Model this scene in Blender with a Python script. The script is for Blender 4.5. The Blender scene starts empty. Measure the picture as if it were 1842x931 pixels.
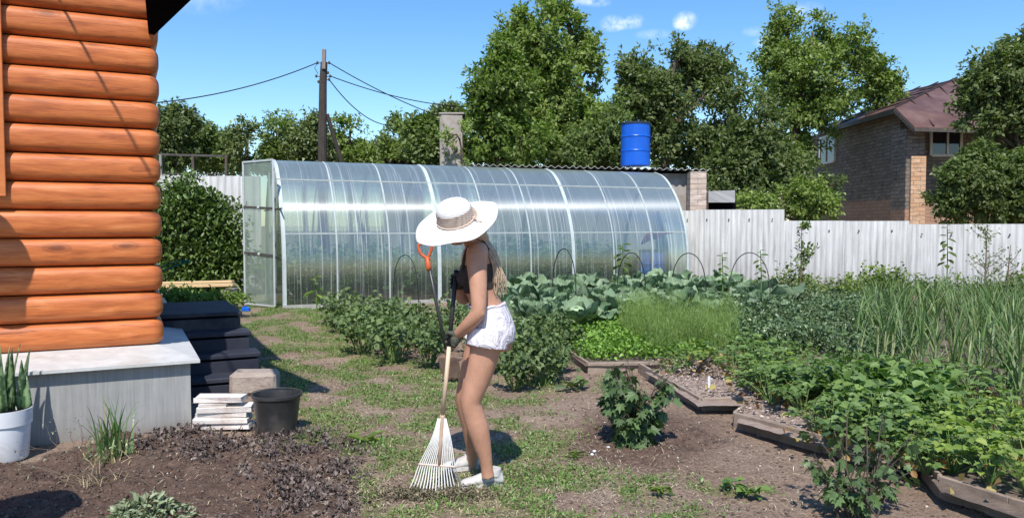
import bpy, math, random
import numpy as np
from mathutils import Vector, Matrix
C = bpy.context.scene
COL = C.collection
PI = math.pi
rad = math.radians
rng = np.random.default_rng(7)
random.seed(7)
# ---------------------------------------------------------------- camera
FPX, HOR, CH = 1400.0, 405.0, 1.5          # focal length in photo pixels, horizon row, eye height
PITCH = math.atan((465.5 - HOR) / FPX)
cam = bpy.data.cameras.new("camera"); camo = bpy.data.objects.new("camera", cam); COL.objects.link(camo)
camo.location = (0, 0, CH); camo.rotation_euler = (PI/2 - PITCH, 0, 0)
cam.sensor_width = 36; cam.lens = 36 * FPX / 1842; cam.clip_end = 3000; cam.clip_start = 0.05
C.camera = camo
# ---------------------------------------------------------------- sky and sun
SUN_EL, SUN_AZ = rad(54), rad(4)          # light travels towards +Y, a little towards +X
w = bpy.data.worlds.new("World"); C.world = w; w.use_nodes = True
nt = w.node_tree; nt.nodes.clear()
def wn(t, **k):
    n = nt.nodes.new(t)
    for a, b in k.items(): setattr(n, a, b)
    return n
sky = wn('ShaderNodeTexSky', sky_type='NISHITA', sun_disc=False)
sky.sun_elevation = SUN_EL; sky.sun_rotation = PI + SUN_AZ
sky.air_density = 1.0; sky.dust_density = 0.25; sky.ozone_density = 3.0
hs = wn('ShaderNodeHueSaturation'); hs.inputs['Saturation'].default_value = 1.25; hs.inputs['Value'].default_value = .93
nt.links.new(sky.outputs[0], hs.inputs['Color'])
bg = wn('ShaderNodeBackground'); bg.inputs[1].default_value = 0.15
wo = wn('ShaderNodeOutputWorld')
nt.links.new(bg.outputs[0], wo.inputs[0])
# small fair-weather clouds high up in the sky
def ray(px, py):
    dx = (px - 921) / FPX; dz = -(py - 465.5) / FPX
    c, s = math.cos(PITCH), math.sin(PITCH)
    return Vector((dx, c + dz*s, dz*c - s))
geo = wn('ShaderNodeTexCoord')
cn = wn('ShaderNodeTexNoise'); cn.inputs['Scale'].default_value = 75; cn.inputs['Detail'].default_value = 5
cn.inputs['Roughness'].default_value = 0.6
nt.links.new(geo.outputs['Generated'], cn.inputs['Vector'])
def wmath(op, a, b=None):
    n = wn('ShaderNodeMath', operation=op)
    for i, v in enumerate((a, b)):
        if v is None: continue
        if hasattr(v, 'default_value') or hasattr(v, 'links'): nt.links.new(v, n.inputs[i])
        else: n.inputs[i].default_value = v
    return n.outputs[0]
total = None
for (cx, cy, rx, ry, st) in [(1102,43,13,8,1.0),(1122,45,12,5,.7),(1141,39,10,7,.8),(1232,38,12,9,1.1),(1226,46,9,5,.6),(1175,62,18,5,.45),(1050,1,20,5,.8),(1074,6,14,4,.6),
                             (1378,77,13,5,.7),(1356,57,11,5,.45),(1446,20,18,8,.5),(1470,30,12,5,.35),(1560,-60,120,20,.5),(330,-40,60,30,.5)]:
    d = ray(cx, cy).normalized()
    sub = wn('ShaderNodeVectorMath', operation='SUBTRACT'); sub.inputs[1].default_value = d
    nt.links.new(geo.outputs['Generated'], sub.inputs[0])
    mul = wn('ShaderNodeVectorMath', operation='MULTIPLY'); mul.inputs[1].default_value = (FPX/rx, FPX/rx, FPX/ry)
    nt.links.new(sub.outputs[0], mul.inputs[0])
    ln = wn('ShaderNodeVectorMath', operation='LENGTH'); nt.links.new(mul.outputs[0], ln.inputs[0])
    f = wmath('SUBTRACT', 1.9, ln.outputs['Value']); f = wmath('MAXIMUM', f, 0.0); f = wmath('MULTIPLY', f, st*0.7)
    total = f if total is None else wmath('ADD', total, f)
nz = wmath('SUBTRACT', cn.outputs['Fac'], 0.30); nz = wmath('MAXIMUM', nz, 0.0); nz = wmath('MULTIPLY', nz, 2.1)
cf = wmath('MULTIPLY', total, nz); cf = wmath('MINIMUM', cf, 0.85)
mx = wn('ShaderNodeMix', data_type='RGBA'); nt.links.new(cf, mx.inputs[0])
nt.links.new(hs.outputs[0], mx.inputs[6]); mx.inputs[7].default_value = (6.0, 6.4, 7.0, 1)
nt.links.new(mx.outputs[2], bg.inputs[0])
sl = bpy.data.lights.new("sun", 'SUN'); sl.energy = 4.3; sl.angle = rad(0.55); sl.color = (1, .955, .88)
so = bpy.data.objects.new("sun", sl); COL.objects.link(so)
SUN_TRAVEL = Vector((math.sin(SUN_AZ)*math.cos(SUN_EL), math.cos(SUN_AZ)*math.cos(SUN_EL), -math.sin(SUN_EL)))
so.rotation_euler = SUN_TRAVEL.to_track_quat('-Z', 'Y').to_euler(); so.location = (-3, -8, 12)
C.view_settings.view_transform = 'Standard'; C.view_settings.look = 'None'
C.view_settings.exposure = 0.45; C.view_settings.gamma = 1
C.render.resolution_x = 1024; C.render.resolution_y = 517
C.render.engine = 'CYCLES'
C.cycles.transparent_max_bounces = 16; C.cycles.max_bounces = 6; C.cycles.diffuse_bounces = 3; C.cycles.glossy_bounces = 2
C.cycles.transmission_bounces = 4; C.cycles.caustics_reflective = False; C.cycles.caustics_refractive = False
# ---------------------------------------------------------------- measuring helpers
def at(px, py, Y):                         # the point seen at a photo pixel at distance Y
    r = ray(px, py); return np.array([r.x/r.y*Y, Y, CH + r.z/r.y*Y])
def gnd(px, py, z=0.0):                    # the point seen at a photo pixel at height z
    r = ray(px, py); t = (z - CH)/r.z; return np.array([r.x*t, r.y*t, z])
def proj(P):                               # world -> photo pixel (vectorised)
    P = np.asarray(P, float); X, Y, Z = P[..., 0], P[..., 1], P[..., 2]-CH
    c, s = math.cos(PITCH), math.sin(PITCH)
    d = np.maximum(Y*c - Z*s, 0.05); u = Y*s + Z*c
    return 921 + FPX*X/d, 465.5 - FPX*u/d
def hash2(i, j, s):
    n = (i*374761393 + j*668265263 + s*974711) & 0x7fffffff
    n = ((n ^ (n >> 13))*1274126177) & 0x7fffffff
    return ((n ^ (n >> 16)) & 0xffff)/65535.0
def vnoise(x, y, s=0):
    x = np.asarray(x, float); y = np.asarray(y, float)
    i = np.floor(x).astype(np.int64); j = np.floor(y).astype(np.int64); u = x-i; v = y-j
    u = u*u*(3-2*u); v = v*v*(3-2*v)
    return (hash2(i,j,s)*(1-u)+hash2(i+1,j,s)*u)*(1-v) + (hash2(i,j+1,s)*(1-u)+hash2(i+1,j+1,s)*u)*v
def fbm(x, y, s=0, o=4):
    r = 0; a = .5
    for k in range(o): r = r + a*vnoise(x*2**k, y*2**k, s+k*17); a *= .5
    return r/(1-.5**o)
# ---------------------------------------------------------------- mesh helpers
def newmesh(name, V, F, mat=None, uv=None, smooth=False):
    """V (n,3); F list of faces or (m,k) array"""
    V = np.asarray(V, np.float32)
    me = bpy.data.meshes.new(name)
    if isinstance(F, np.ndarray):
        k = F.shape[1]; m = len(F)
        me.vertices.add(len(V)); me.vertices.foreach_set('co', V.ravel())
        me.loops.add(m*k); me.loops.foreach_set('vertex_index', F.astype(np.int32).ravel())
        me.polygons.add(m); me.polygons.foreach_set('loop_start', np.arange(0, m*k, k, dtype=np.int32))
        me.polygons.foreach_set('loop_total', np.full(m, k, np.int32))
    else:
        me.from_pydata(V.tolist(), [], [tuple(int(i) for i in f) for f in F])
    if uv is not None:
        ul = me.uv_layers.new(name='UVMap'); li = np.zeros(len(me.loops), np.int32); me.loops.foreach_get('vertex_index', li)
        ul.data.foreach_set('uv', np.asarray(uv, np.float32)[li].ravel())
    me.update(calc_edges=True); me.validate()
    if smooth: me.polygons.foreach_set('use_smooth', [True]*len(me.polygons))
    if mat: me.materials.append(mat)
    return me
ORIG = {}
def link(name, me, parent=None):
    o = bpy.data.objects.new(name, me); COL.objects.link(o)
    if parent: o.parent = parent
    return o
def tag(o, label=None, cat=None, group=None, kind=None):
    if label: o['label'] = label
    if cat: o['category'] = cat
    if group: o['group'] = group
    if kind: o['kind'] = kind
    return o
def thing(name, label, cat, loc=(0,0,0), rz=0, group=None):
    o = bpy.data.objects.new(name, None); COL.objects.link(o); o.empty_display_size = .1
    o.location = tuple(float(v) for v in loc); o.rotation_euler = (0,0,rz)
    ORIG[o.name] = np.array(loc, float)
    return tag(o, label, cat, group)
class MB:
    """collects shapes in world (or local) coordinates, builds ONE mesh object"""
    def __init__(s): s.V=[]; s.F=[]; s.U=[]; s.n=0
    def add(s, V, F, uv=None):
        V = np.asarray(V, float).reshape(-1,3)
        if uv is None: uv = np.stack([V[:,0]+V[:,1], V[:,2]], 1)
        s.V.append(V); s.U.append(np.asarray(uv,float)); s.F += [tuple(int(i)+s.n for i in f) for f in F]; s.n += len(V); return s
    def box(s, c, size, rz=0, rot=None, bev=0.0):
        a, b, d = [x/2 for x in size]; e = min(bev, a*.9, b*.9, d*.9)
        if e > 0:
            V=[]; 
            for sx in (-1,1):
                for sy in (-1,1):
                    for sz in (-1,1):
                        V += [(sx*a,sy*(b-e),sz*(d-e)),(sx*(a-e),sy*b,sz*(d-e)),(sx*(a-e),sy*(b-e),sz*d)]
            V = np.array(V)
            def ix(sx,sy,sz,k): return (((sx>0)*2+(sy>0))*2+(sz>0))*3+k
            F=[]
            for sg in (-1,1):
                F.append([ix(sg,-1,-1,0),ix(sg,1,-1,0),ix(sg,1,1,0),ix(sg,-1,1,0)][::sg])
                F.append([ix(-1,sg,-1,1),ix(-1,sg,1,1),ix(1,sg,1,1),ix(1,sg,-1,1)][::sg])
                F.append([ix(-1,-1,sg,2),ix(1,-1,sg,2),ix(1,1,sg,2),ix(-1,1,sg,2)][::sg])
            for i in (-1,1):
                for j in (-1,1):
                    F.append([ix(i,j,-1,0),ix(i,j,1,0),ix(i,j,1,1),ix(i,j,-1,1)])
                    F.append([ix(i,-1,j,0),ix(i,1,j,0),ix(i,1,j,2),ix(i,-1,j,2)])
                    F.append([ix(-1,i,j,1),ix(1,i,j,1),ix(1,i,j,2),ix(-1,i,j,2)])
                    for k in (-1,1): F.append([ix(i,j,k,0),ix(i,j,k,1),ix(i,j,k,2)])
        else:
            V = np.array([(x,y,z) for x in (-a,a) for y in (-b,b) for z in (-d,d)])
            F = [(0,1,3,2),(4,6,7,5),(0,4,5,1),(2,3,7,6),(0,2,6,4),(1,5,7,3)]
        if rot is not None: V = V @ np.array(rot).T
        cz, sz_ = math.cos(rz), math.sin(rz)
        L = V.copy(); V = np.stack([V[:,0]*cz-V[:,1]*sz_, V[:,0]*sz_+V[:,1]*cz, V[:,2]],1) + np.array(c)
        return s.add(V, F, np.stack([L[:,0]+L[:,1]*1.01, L[:,2]],1))
    def bar(s, p, q, wd, ht, bev=0.0, roll=0):
        p=np.array(p,float); q=np.array(q,float); d=q-p; L=np.linalg.norm(d); x=d/L
        up=np.array([0,0,1.]) if abs(x[2])<.95 else np.array([0,1.,0]); y=np.cross(up,x); y/=np.linalg.norm(y); z=np.cross(x,y)
        return s.box((p+q)/2, (L,wd,ht), rot=np.stack([x,y,z],1), bev=bev)
    def tube(s, P, R, n=8, cap=True):
        P=np.asarray(P,float); k=len(P); R=np.full(k,R) if np.isscalar(R) else np.asarray(R,float)
        T=np.gradient(P,axis=0); T/=np.linalg.norm(T,axis=1)[:,None]+1e-9
        a=np.array([0,0,1.]) if abs(T[0][2])<.9 else np.array([1.,0,0]); N=np.cross(T[0],a); N/=np.linalg.norm(N)
        V=[];U=[];acc=0; ang=np.arange(n)*2*PI/n
        for i in range(k):
            N=N-T[i]*np.dot(N,T[i]); N/=np.linalg.norm(N)+1e-9; B=np.cross(T[i],N)
            if i: acc+=np.linalg.norm(P[i]-P[i-1])
            V.append(P[i]+R[i]*(np.cos(ang)[:,None]*N+np.sin(ang)[:,None]*B)); U.append(np.stack([ang/(2*PI),np.full(n,acc)],1))
        F=[(i*n+j,i*n+(j+1)%n,(i+1)*n+(j+1)%n,(i+1)*n+j) for i in range(k-1) for j in range(n)]
        if cap: F+= [tuple(range(n))[::-1], tuple((k-1)*n+j for j in range(n))]
        return s.add(np.concatenate(V),F,np.concatenate(U))
    def lathe(s, prof, c=(0,0,0), n=32, M=None):
        """prof list of (r,z)"""
        ang=np.arange(n)*2*PI/n; V=[];U=[]
        for i,(r,z) in enumerate(prof): V.append(np.stack([r*np.cos(ang),r*np.sin(ang),np.full(n,z)],1)); U.append(np.stack([ang/(2*PI),np.full(n,z)],1))
        V=np.concatenate(V); 
        if M is not None: V=V@np.array(M).T
        k=len(prof); F=[(i*n+j,i*n+(j+1)%n,(i+1)*n+(j+1)%n,(i+1)*n+j) for i in range(k-1) for j in range(n)]
        return s.add(V+np.array(c),F,np.concatenate(U))
    def ell(s, c, r, M=None, n=12, m=8):
        V=[];
        for i in range(m+1):
            t=PI*i/m
            for j in range(n):
                a=2*PI*j/n; V.append((r[0]*math.sin(t)*math.cos(a), r[1]*math.sin(t)*math.sin(a), r[2]*math.cos(t)))
        V=np.array(V)
        if M is not None: V=V@np.array(M).T
        F=[(i*n+j,(i+1)*n+j,(i+1)*n+(j+1)%n,i*n+(j+1)%n) for i in range(m) for j in range(n)]
        return s.add(V+np.array(c),F)
    def grid(s, G, uv=None, closeu=False):
        """G (a,b,3) grid of points"""
        a,b=G.shape[:2]; F=[(i*b+j,(i+1)*b+j,(i+1)*b+j+1,i*b+j+1) for i in range(a-1) for j in range(b-1)]
        return s.add(G.reshape(-1,3),F,None if uv is None else uv.reshape(-1,2))
    def build(s, name, mat, parent=None, smooth=False, rel=True):
        V=np.concatenate(s.V)
        if parent is not None and rel:
            r=parent
            while r.parent: r=r.parent
            V=V-ORIG.get(r.name,np.zeros(3))
        me=newmesh(name,V,s.F,mat,np.concatenate(s.U),smooth)
        return link(name,me,parent)
    def solo(s, name, mat, label, cat, group=None, kind=None, smooth=False, loc=None):
        """a thing that is one mesh, with its origin at its base"""
        V=np.concatenate(s.V)
        if loc is None: loc=np.array([(V[:,0].min()+V[:,0].max())/2,(V[:,1].min()+V[:,1].max())/2,V[:,2].min()])
        me=newmesh(name,V-loc,s.F,mat,np.concatenate(s.U),smooth); o=link(name,me); o.location=tuple(float(v) for v in loc)
        return tag(o,label,cat,group,kind)
def copytree(o, parent=None):
    c=o.copy(); COL.objects.link(c); c.parent=parent
    for ch in list(o.children): copytree(ch,c)
    return c
def smoothby(o, ang=40):
    me=o.data; me.polygons.foreach_set('use_smooth',[True]*len(me.polygons))
    try: me.set_sharp_from_angle(angle=rad(ang))
    except Exception: pass
    return o
# ---------------------------------------------------------------- material helpers
def M(name, col=(.5,.5,.5), rough=.6, metal=0, spec=.5):
    m=bpy.data.materials.new(name); m.use_nodes=True; b=m.node_tree.nodes['Principled BSDF']
    b.inputs['Base Color'].default_value=(*col,1); b.inputs['Roughness'].default_value=rough; b.inputs['Metallic'].default_value=metal
    b.inputs['Specular IOR Level'].default_value=spec
    return m
class NT:
    def __init__(s,m): s.m=m; s.t=m.node_tree; s.b=s.t.nodes.get('Principled BSDF'); s.out=s.t.nodes.get('Material Output')
    def n(s,t,ins=None,**k):
        x=s.t.nodes.new(t)
        for a,b in k.items(): setattr(x,a,b)
        for a,b in (ins or {}).items():
            if hasattr(b,'links') : s.t.links.new(b,x.inputs[a])
            else: x.inputs[a].default_value=b
        return x
    def l(s,a,b): s.t.links.new(a,b)
    def coord(s,kind='Object',scale=(1,1,1),rot=(0,0,0)):
        c=s.n('ShaderNodeTexCoord'); mp=s.n('ShaderNodeMapping'); s.l(c.outputs[kind],mp.inputs[0])
        mp.inputs['Scale'].default_value=scale; mp.inputs['Rotation'].default_value=rot; return mp.outputs[0]
    def noise(s,vec,scale=5,det=4,rough=.55,dist=0):
        return s.n('ShaderNodeTexNoise',{'Vector':vec,'Scale':scale,'Detail':det,'Roughness':rough,'Distortion':dist}).outputs['Fac']
    def ramp(s,fac,stops,interp='LINEAR'):
        r=s.n('ShaderNodeValToRGB',{'Fac':fac}); cr=r.color_ramp; cr.interpolation=interp
        while len(cr.elements)<len(stops): cr.elements.new(.5)
        for e,(p,c) in zip(cr.elements,stops):
            e.position=p; e.color=(c,c,c,1) if np.isscalar(c) else (*c,1)
        return r.outputs['Color']
    def mix(s,f,a,b,mode='MIX'):
        x=s.n('ShaderNodeMix',data_type='RGBA',blend_type=mode)
        for i,v in ((0,f),(6,a),(7,b)):
            if hasattr(v,'links'): s.l(v,x.inputs[i])
            elif i==0: x.inputs[0].default_value=v
            else: x.inputs[i].default_value=(*v,1)
        return x.outputs[2]
    def math(s,op,a,b=0.0):
        x=s.n('ShaderNodeMath',operation=op)
        for i,v in enumerate((a,b)):
            if hasattr(v,'links'): s.l(v,x.inputs[i])
            else: x.inputs[i].default_value=v
        return x.outputs[0]
    def bump(s,h,st=.3,dist=.02):
        x=s.n('ShaderNodeBump',{'Height':h,'Strength':st,'Distance':dist}); s.l(x.outputs[0],s.b.inputs['Normal']); return x
    def base(s,c): s.l(c,s.b.inputs['Base Color'])
def vary(name,c1,c2,scale=6,rough=.6,bump=.2,bscale=40,stretch=(1,1,1),metal=0,kind='Object',bd=.01,spec=.4,dirt=None):
    m=M(name,c1,rough,metal,spec); t=NT(m); v=t.coord(kind,stretch)
    n=t.noise(v,scale,6,.6); c=t.ramp(n,[(.3,c1),(.7,c2)])
    if dirt: 
        d=t.ramp(t.noise(t.coord(kind),scale*.45,8,.7),[(.52,0.),(.72,1.)]); c=t.mix(d,c,dirt)
    t.base(c)
    if bump: t.bump(t.noise(v,bscale,5,.6),bump,bd)
    return m
def leafmat(name,cols,rough=.45,tr=.22,trcol=None,spec=.45,vein=0,nscale=0,lift=.66):
    m=M(name,cols[0],rough,0,spec); t=NT(m); g=t.n('ShaderNodeNewGeometry'); k=len(cols)
    c=t.ramp(g.outputs['Random Per Island'],[((i+.5)/k,cc) for i,cc in enumerate(cols)])
    oi=t.n('ShaderNodeObjectInfo'); h=t.n('ShaderNodeHueSaturation',{'Color':c})
    t.l(t.math('ADD',t.math('MULTIPLY',oi.outputs['Random'],.35),.82),h.inputs['Value']); c=h.outputs[0]
    # broad patches of fresher and duller growth
    pn=t.noise(t.coord('Object'),.9 if not nscale else nscale,2,.5)
    h2=t.n('ShaderNodeHueSaturation',{'Color':c}); t.l(t.math('ADD',t.math('MULTIPLY',pn,.7),lift),h2.inputs['Value']); c=h2.outputs[0]
    if vein:
        uv=t.coord('UV'); sx=t.n('ShaderNodeSeparateXYZ',{0:uv})
        a=t.math('ABSOLUTE',sx.outputs[0]); mid=t.ramp(a,[(.0,1.),(.09,0.)])
        wv=t.n('ShaderNodeTexWave',{'Scale':3.2,'Distortion':1.2},wave_type='BANDS',bands_direction='Y'); 
        cmb=t.n('ShaderNodeCombineXYZ',{0:0.0,1:t.math('SUBTRACT',sx.outputs[1],t.math('MULTIPLY',a,.7)),2:0.0}); t.l(cmb.outputs[0],wv.inputs['Vector'])
        sv=t.ramp(wv.outputs['Fac'],[(.86,0.),(.97,.7)])
        vv=t.mix(sv,mid,(1,1,1),'LIGHTEN') if False else t.math('MAXIMUM',mid,sv)
        c=t.mix(t.math('MULTIPLY',vv,vein),c,tuple(min(1,x*2.2+.10) for x in cols[-1]))
        t.bump(wv.outputs['Fac'],.35,.01)
    t.base(c)
    tl=t.n('ShaderNodeBsdfTranslucent'); 
    hc=t.mix(1.0,c,trcol or (1.0,1.35,.45),'MULTIPLY'); t.l(hc,tl.inputs[0])
    mxs=t.n('ShaderNodeMixShader',{0:tr}); t.l(t.b.outputs[0],mxs.inputs[1]); t.l(tl.outputs[0],mxs.inputs[2]); t.l(mxs.outputs[0],t.out.inputs[0])
    return m
# ---------------------------------------------------------------- foliage helpers
def unit(v): return v/(np.linalg.norm(v,axis=-1,keepdims=True)+1e-9)
def rdir(n,r=None,zb=0.0):
    r=r or rng; v=r.normal(size=(n,3)); v=unit(v); v[:,2]+=zb; return unit(v)
T_DIA=(np.array([(0,0,0),(.5,.42,.10),(0,1,-.12),(-.5,.42,.10)]),np.array([[0,1,2,3]]))
T_OVAL=(np.array([(0,0,0),(.36,.18,.07),(.5,.48,.10),(.34,.78,.04),(0,1.05,-.16),(-.34,.78,.04),(-.5,.48,.10),(-.36,.18,.07),(0,.3,-.0),(0,.65,-.03)]),
        np.array([[0,1,2,8],[8,2,3,9],[9,3,4,4],[0,8,6,7],[8,9,5,6],[9,4,4,5]]))
def fixT(T): return T
T_LOBE=(np.array([(0,0,0),(.30,.02,.04),(.62,.30,.02),(.30,.42,.07),(.42,.80,.0),(.14,.72,.06),(0,1.05,-.12),(-.14,.72,.06),(-.42,.80,.0),(-.30,.42,.07),(-.62,.30,.02),(-.30,.02,.04)]),
        np.array([[0,1,2,3],[0,3,4,5],[0,5,6,7],[0,7,8,9],[0,9,10,11]]))
T_OV2=(np.array([(0,0,0),(.44,.30,.09),(.40,.68,.07),(0,1.0,-.14),(-.40,.68,.07),(-.44,.30,.09)]),np.array([[0,1,2,3],[0,3,4,5]]))
def leaves(P,D,L,W,T,up=None,r=None):
    """N leaves: base P, direction D, length L, width W"""
    r=r or rng; n=len(P); tv,tf=T
    if up is None: up=rdir(n,r,1.2)
    D=unit(D); S=unit(np.cross(D,up)); U=np.cross(S,D)
    L=np.broadcast_to(L,(n,)); W=np.broadcast_to(W,(n,))
    V=P[:,None,:]+tv[None,:,0:1]*W[:,None,None]*S[:,None,:]+tv[None,:,1:2]*L[:,None,None]*D[:,None,:]+tv[None,:,2:3]*(L[:,None,None])*U[:,None,:]
    k=len(tv); F=(tf[None]+(np.arange(n)*k)[:,None,None]).reshape(-1,tf.shape[1])
    uv=np.tile(np.stack([tv[:,0]*2,tv[:,1]],1),(n,1))
    return V.reshape(-1,3),F,uv
def blades(P,az,L,W,lean,bend,seg=4,r=None,fold=0):
    """curved upright blades"""
    r=r or rng; n=len(P); L=np.broadcast_to(L,(n,)); W=np.broadcast_to(W,(n,)); lean=np.broadcast_to(lean,(n,)); bend=np.broadcast_to(bend,(n,))
    h=np.stack([np.cos(az),np.sin(az),np.zeros(n)],1); s=np.stack([-np.sin(az+r.normal(0,.5,n)),np.cos(az),np.zeros(n)],1); s=unit(s)
    pts=[P]; cur=P.copy(); a=lean.copy().astype(float)
    for i in range(seg):
        d=h*np.sin(a)[:,None]+np.array([0,0,1.])*np.cos(a)[:,None]; cur=cur+d*(L/seg)[:,None]; pts.append(cur); a=a+bend/seg*(1+i)*.6
    V=[]
    for i,p in enumerate(pts):
        wv=W*(1-(i/seg)**1.6*.93)*.5*(.75+.5*min(1,i)); V.append(p-s*wv[:,None]); V.append(p+s*wv[:,None])
    V=np.stack(V,1); k=2*(seg+1); q=np.array([[2*i,2*i+1,2*i+3,2*i+2] for i in range(seg)])
    F=(q[None]+(np.arange(n)*k)[:,None,None]).reshape(-1,4)
    return V.reshape(-1,3),F
def cat(parts):
    V=[];F=[];U=[];n=0
    for p in parts:
        V.append(p[0]);F.append(p[1]+n);n+=len(p[0]);U.append(p[2] if len(p)>2 else np.zeros((len(p[0]),2)))
    return np.concatenate(V),np.concatenate(F),np.concatenate(U)
# ================================================================ GROUND
def inell(px,py,cx,cy,rx,ry,soft=.35):
    d=np.sqrt(((px-cx)/rx)**2+((py-cy)/ry)**2); return np.clip((1+soft-d)/(2*soft),0,1)
def inpoly(px,py,poly):
    r=np.zeros(px.shape,bool); n=len(poly)
    for i in range(n):
        x1,y1=poly[i]; x2,y2=poly[(i+1)%n]
        c=((y1>py)!=(y2>py))&(px<(x2-x1)*(py-y1)/((y2-y1)+1e-9)+x1); r^=c
    return r
DUG=[(-900,860),(0,828),(90,806),(240,792),(345,782),(450,790),(500,815),(590,800),(640,850),(665,1100),(-900,1500)]
def masks(x,y):
    px,py=proj(np.stack([x,y,np.zeros_like(x)],-1))
    jx=px+(fbm(x*2.2,y*2.2,3)-.5)*90; jy=py+(fbm(x*2.2,y*2.2,9)-.5)*36
    dug=inpoly(jx,jy,DUG).astype(float)
    dug=np.maximum(dug,inell(jx,jy,1150,792,150,52,.3)*.9)
    dug=np.where(y<2.2,0,dug)
    g=np.zeros_like(px)
    for e in [(480,600,130,60),(600,650,130,45),(640,730,150,45),(760,760,120,60),(560,560,170,26),(700,690,130,40),(960,790,90,40),(690,830,90,60),
              (960,700,60,30),(1000,905,190,34),(1150,915,130,30),(930,860,160,30),(1300,885,70,14),(1175,880,80,20),(650,790,120,36),(360,540,130,22),(700,900,150,35),
              (560,700,90,40),(460,520,120,20),(880,740,60,50),(990,690,40,20),(1090,700,50,14)]:
        g=np.maximum(g,inell(jx,jy,*e,.45))
    far=np.clip((y-13.0)/2,0,1)*(px<470); g=np.maximum(g,far)
    g=np.where(y>24,.8,g)
    g=g*(1-dug)
    n=fbm(x*3.1,y*3.1,21); g=g*np.clip((n-.34)*5,0,1)
    return dug,g
def ramp_axis(a,b,st,ext,gr):
    c=list(np.arange(a,b,st)); x=c[-1]; s=st
    while x<ext[1]: s*=gr; x+=s; c.append(x)
    x=c[0]; s=st; lo=[]
    while x>ext[0]: s*=gr; x-=s; lo.append(x)
    return np.array(lo[::-1]+c)
gx=ramp_axis(-5.2,5.6,.032,(-900,900),1.16); gy=ramp_axis(3.3,9.0,.032,(-60,1400),1.09)
def gheight(x,y,dug=None,g=None):
    if dug is None: dug,g=masks(x,y)
    near=np.clip((40-np.abs(y))/20,0,1)*np.clip((30-np.abs(x))/10,0,1)
    h=(fbm(x*1.1,y*1.1,5)-.5)*.05+(fbm(x*7,y*7,6)-.5)*.018*np.clip((14-y)/4,0,1)
    cl=fbm(x*13,y*13,11,3)
    h=h+dug*((np.abs(cl-.5)*-.10+.02)+(fbm(x*4,y*4,12)-.5)*.09)*np.clip((12-y)/3,0,1)
    return h*near
XX,YY=np.meshgrid(gx,gy,indexing='ij')
dug,gm=masks(XX,YY)
ZZ=gheight(XX,YY,dug,gm)
MG=M('ground_soil',(.2,.15,.12),.95,0,.2); t=NT(MG)
va=t.n('ShaderNodeVertexColor',layer_name='cover'); sp=t.n('ShaderNodeSeparateColor',{0:va.outputs[0]})
v=t.coord('Object')
n1=t.noise(v,1.3,6,.6); n2=t.noise(v,9,8,.7); n3=t.noise(v,48,10,.8)
dry=t.ramp(n1,[(.3,(.225,.155,.112)),(.55,(.28,.20,.15)),(.75,(.34,.26,.195))])
dugc=t.ramp(n2,[(.3,(.080,.050,.038)),(.6,(.155,.102,.078)),(.8,(.23,.162,.125))])
straw=t.ramp(n2,[(.3,(.10,.105,.045)),(.55,(.22,.20,.095)),(.8,(.34,.29,.17))])
c=t.mix(sp.outputs[0],dry,dugc)
gmask=t.ramp(t.math('ADD',sp.outputs[1],t.math('MULTIPLY',t.math('SUBTRACT',n2,.5),.9)),[(.25,0.),(.6,.85)])
c=t.mix(gmask,c,straw)
sm=t.math('MULTIPLY',t.ramp(t.noise(v,22,8,.75),[(.56,0.),(.70,1.)]),t.math('SUBTRACT',.75,sp.outputs[0]))
c=t.mix(sm,c,(.42,.35,.25))
spk=t.ramp(n3,[(.36,.40),(.50,1.),(.64,1.5)]); c=t.mix(.85,c,spk,'MULTIPLY'); t.base(c)
hh=t.math('ADD',t.math('MULTIPLY',n3,.5),n2); t.bump(hh,.9,.035)
idx=np.arange(XX.size).reshape(XX.shape)
GF=np.stack([idx[:-1,:-1],idx[1:,:-1],idx[1:,1:],idx[:-1,1:]],-1).reshape(-1,4)
gme=newmesh('ground',np.stack([XX,YY,ZZ],-1).reshape(-1,3),GF,MG,smooth=True)
ca=gme.color_attributes.new('cover','FLOAT_COLOR','POINT')
ca.data.foreach_set('color',np.stack([dug.ravel(),gm.ravel(),np.zeros(dug.size),np.ones(dug.size)],1).astype(np.float32).ravel())
tag(link('ground',gme),kind='structure')
def gz(x,y): return gheight(np.atleast_1d(np.asarray(x,float)),np.atleast_1d(np.asarray(y,float)))
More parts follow.
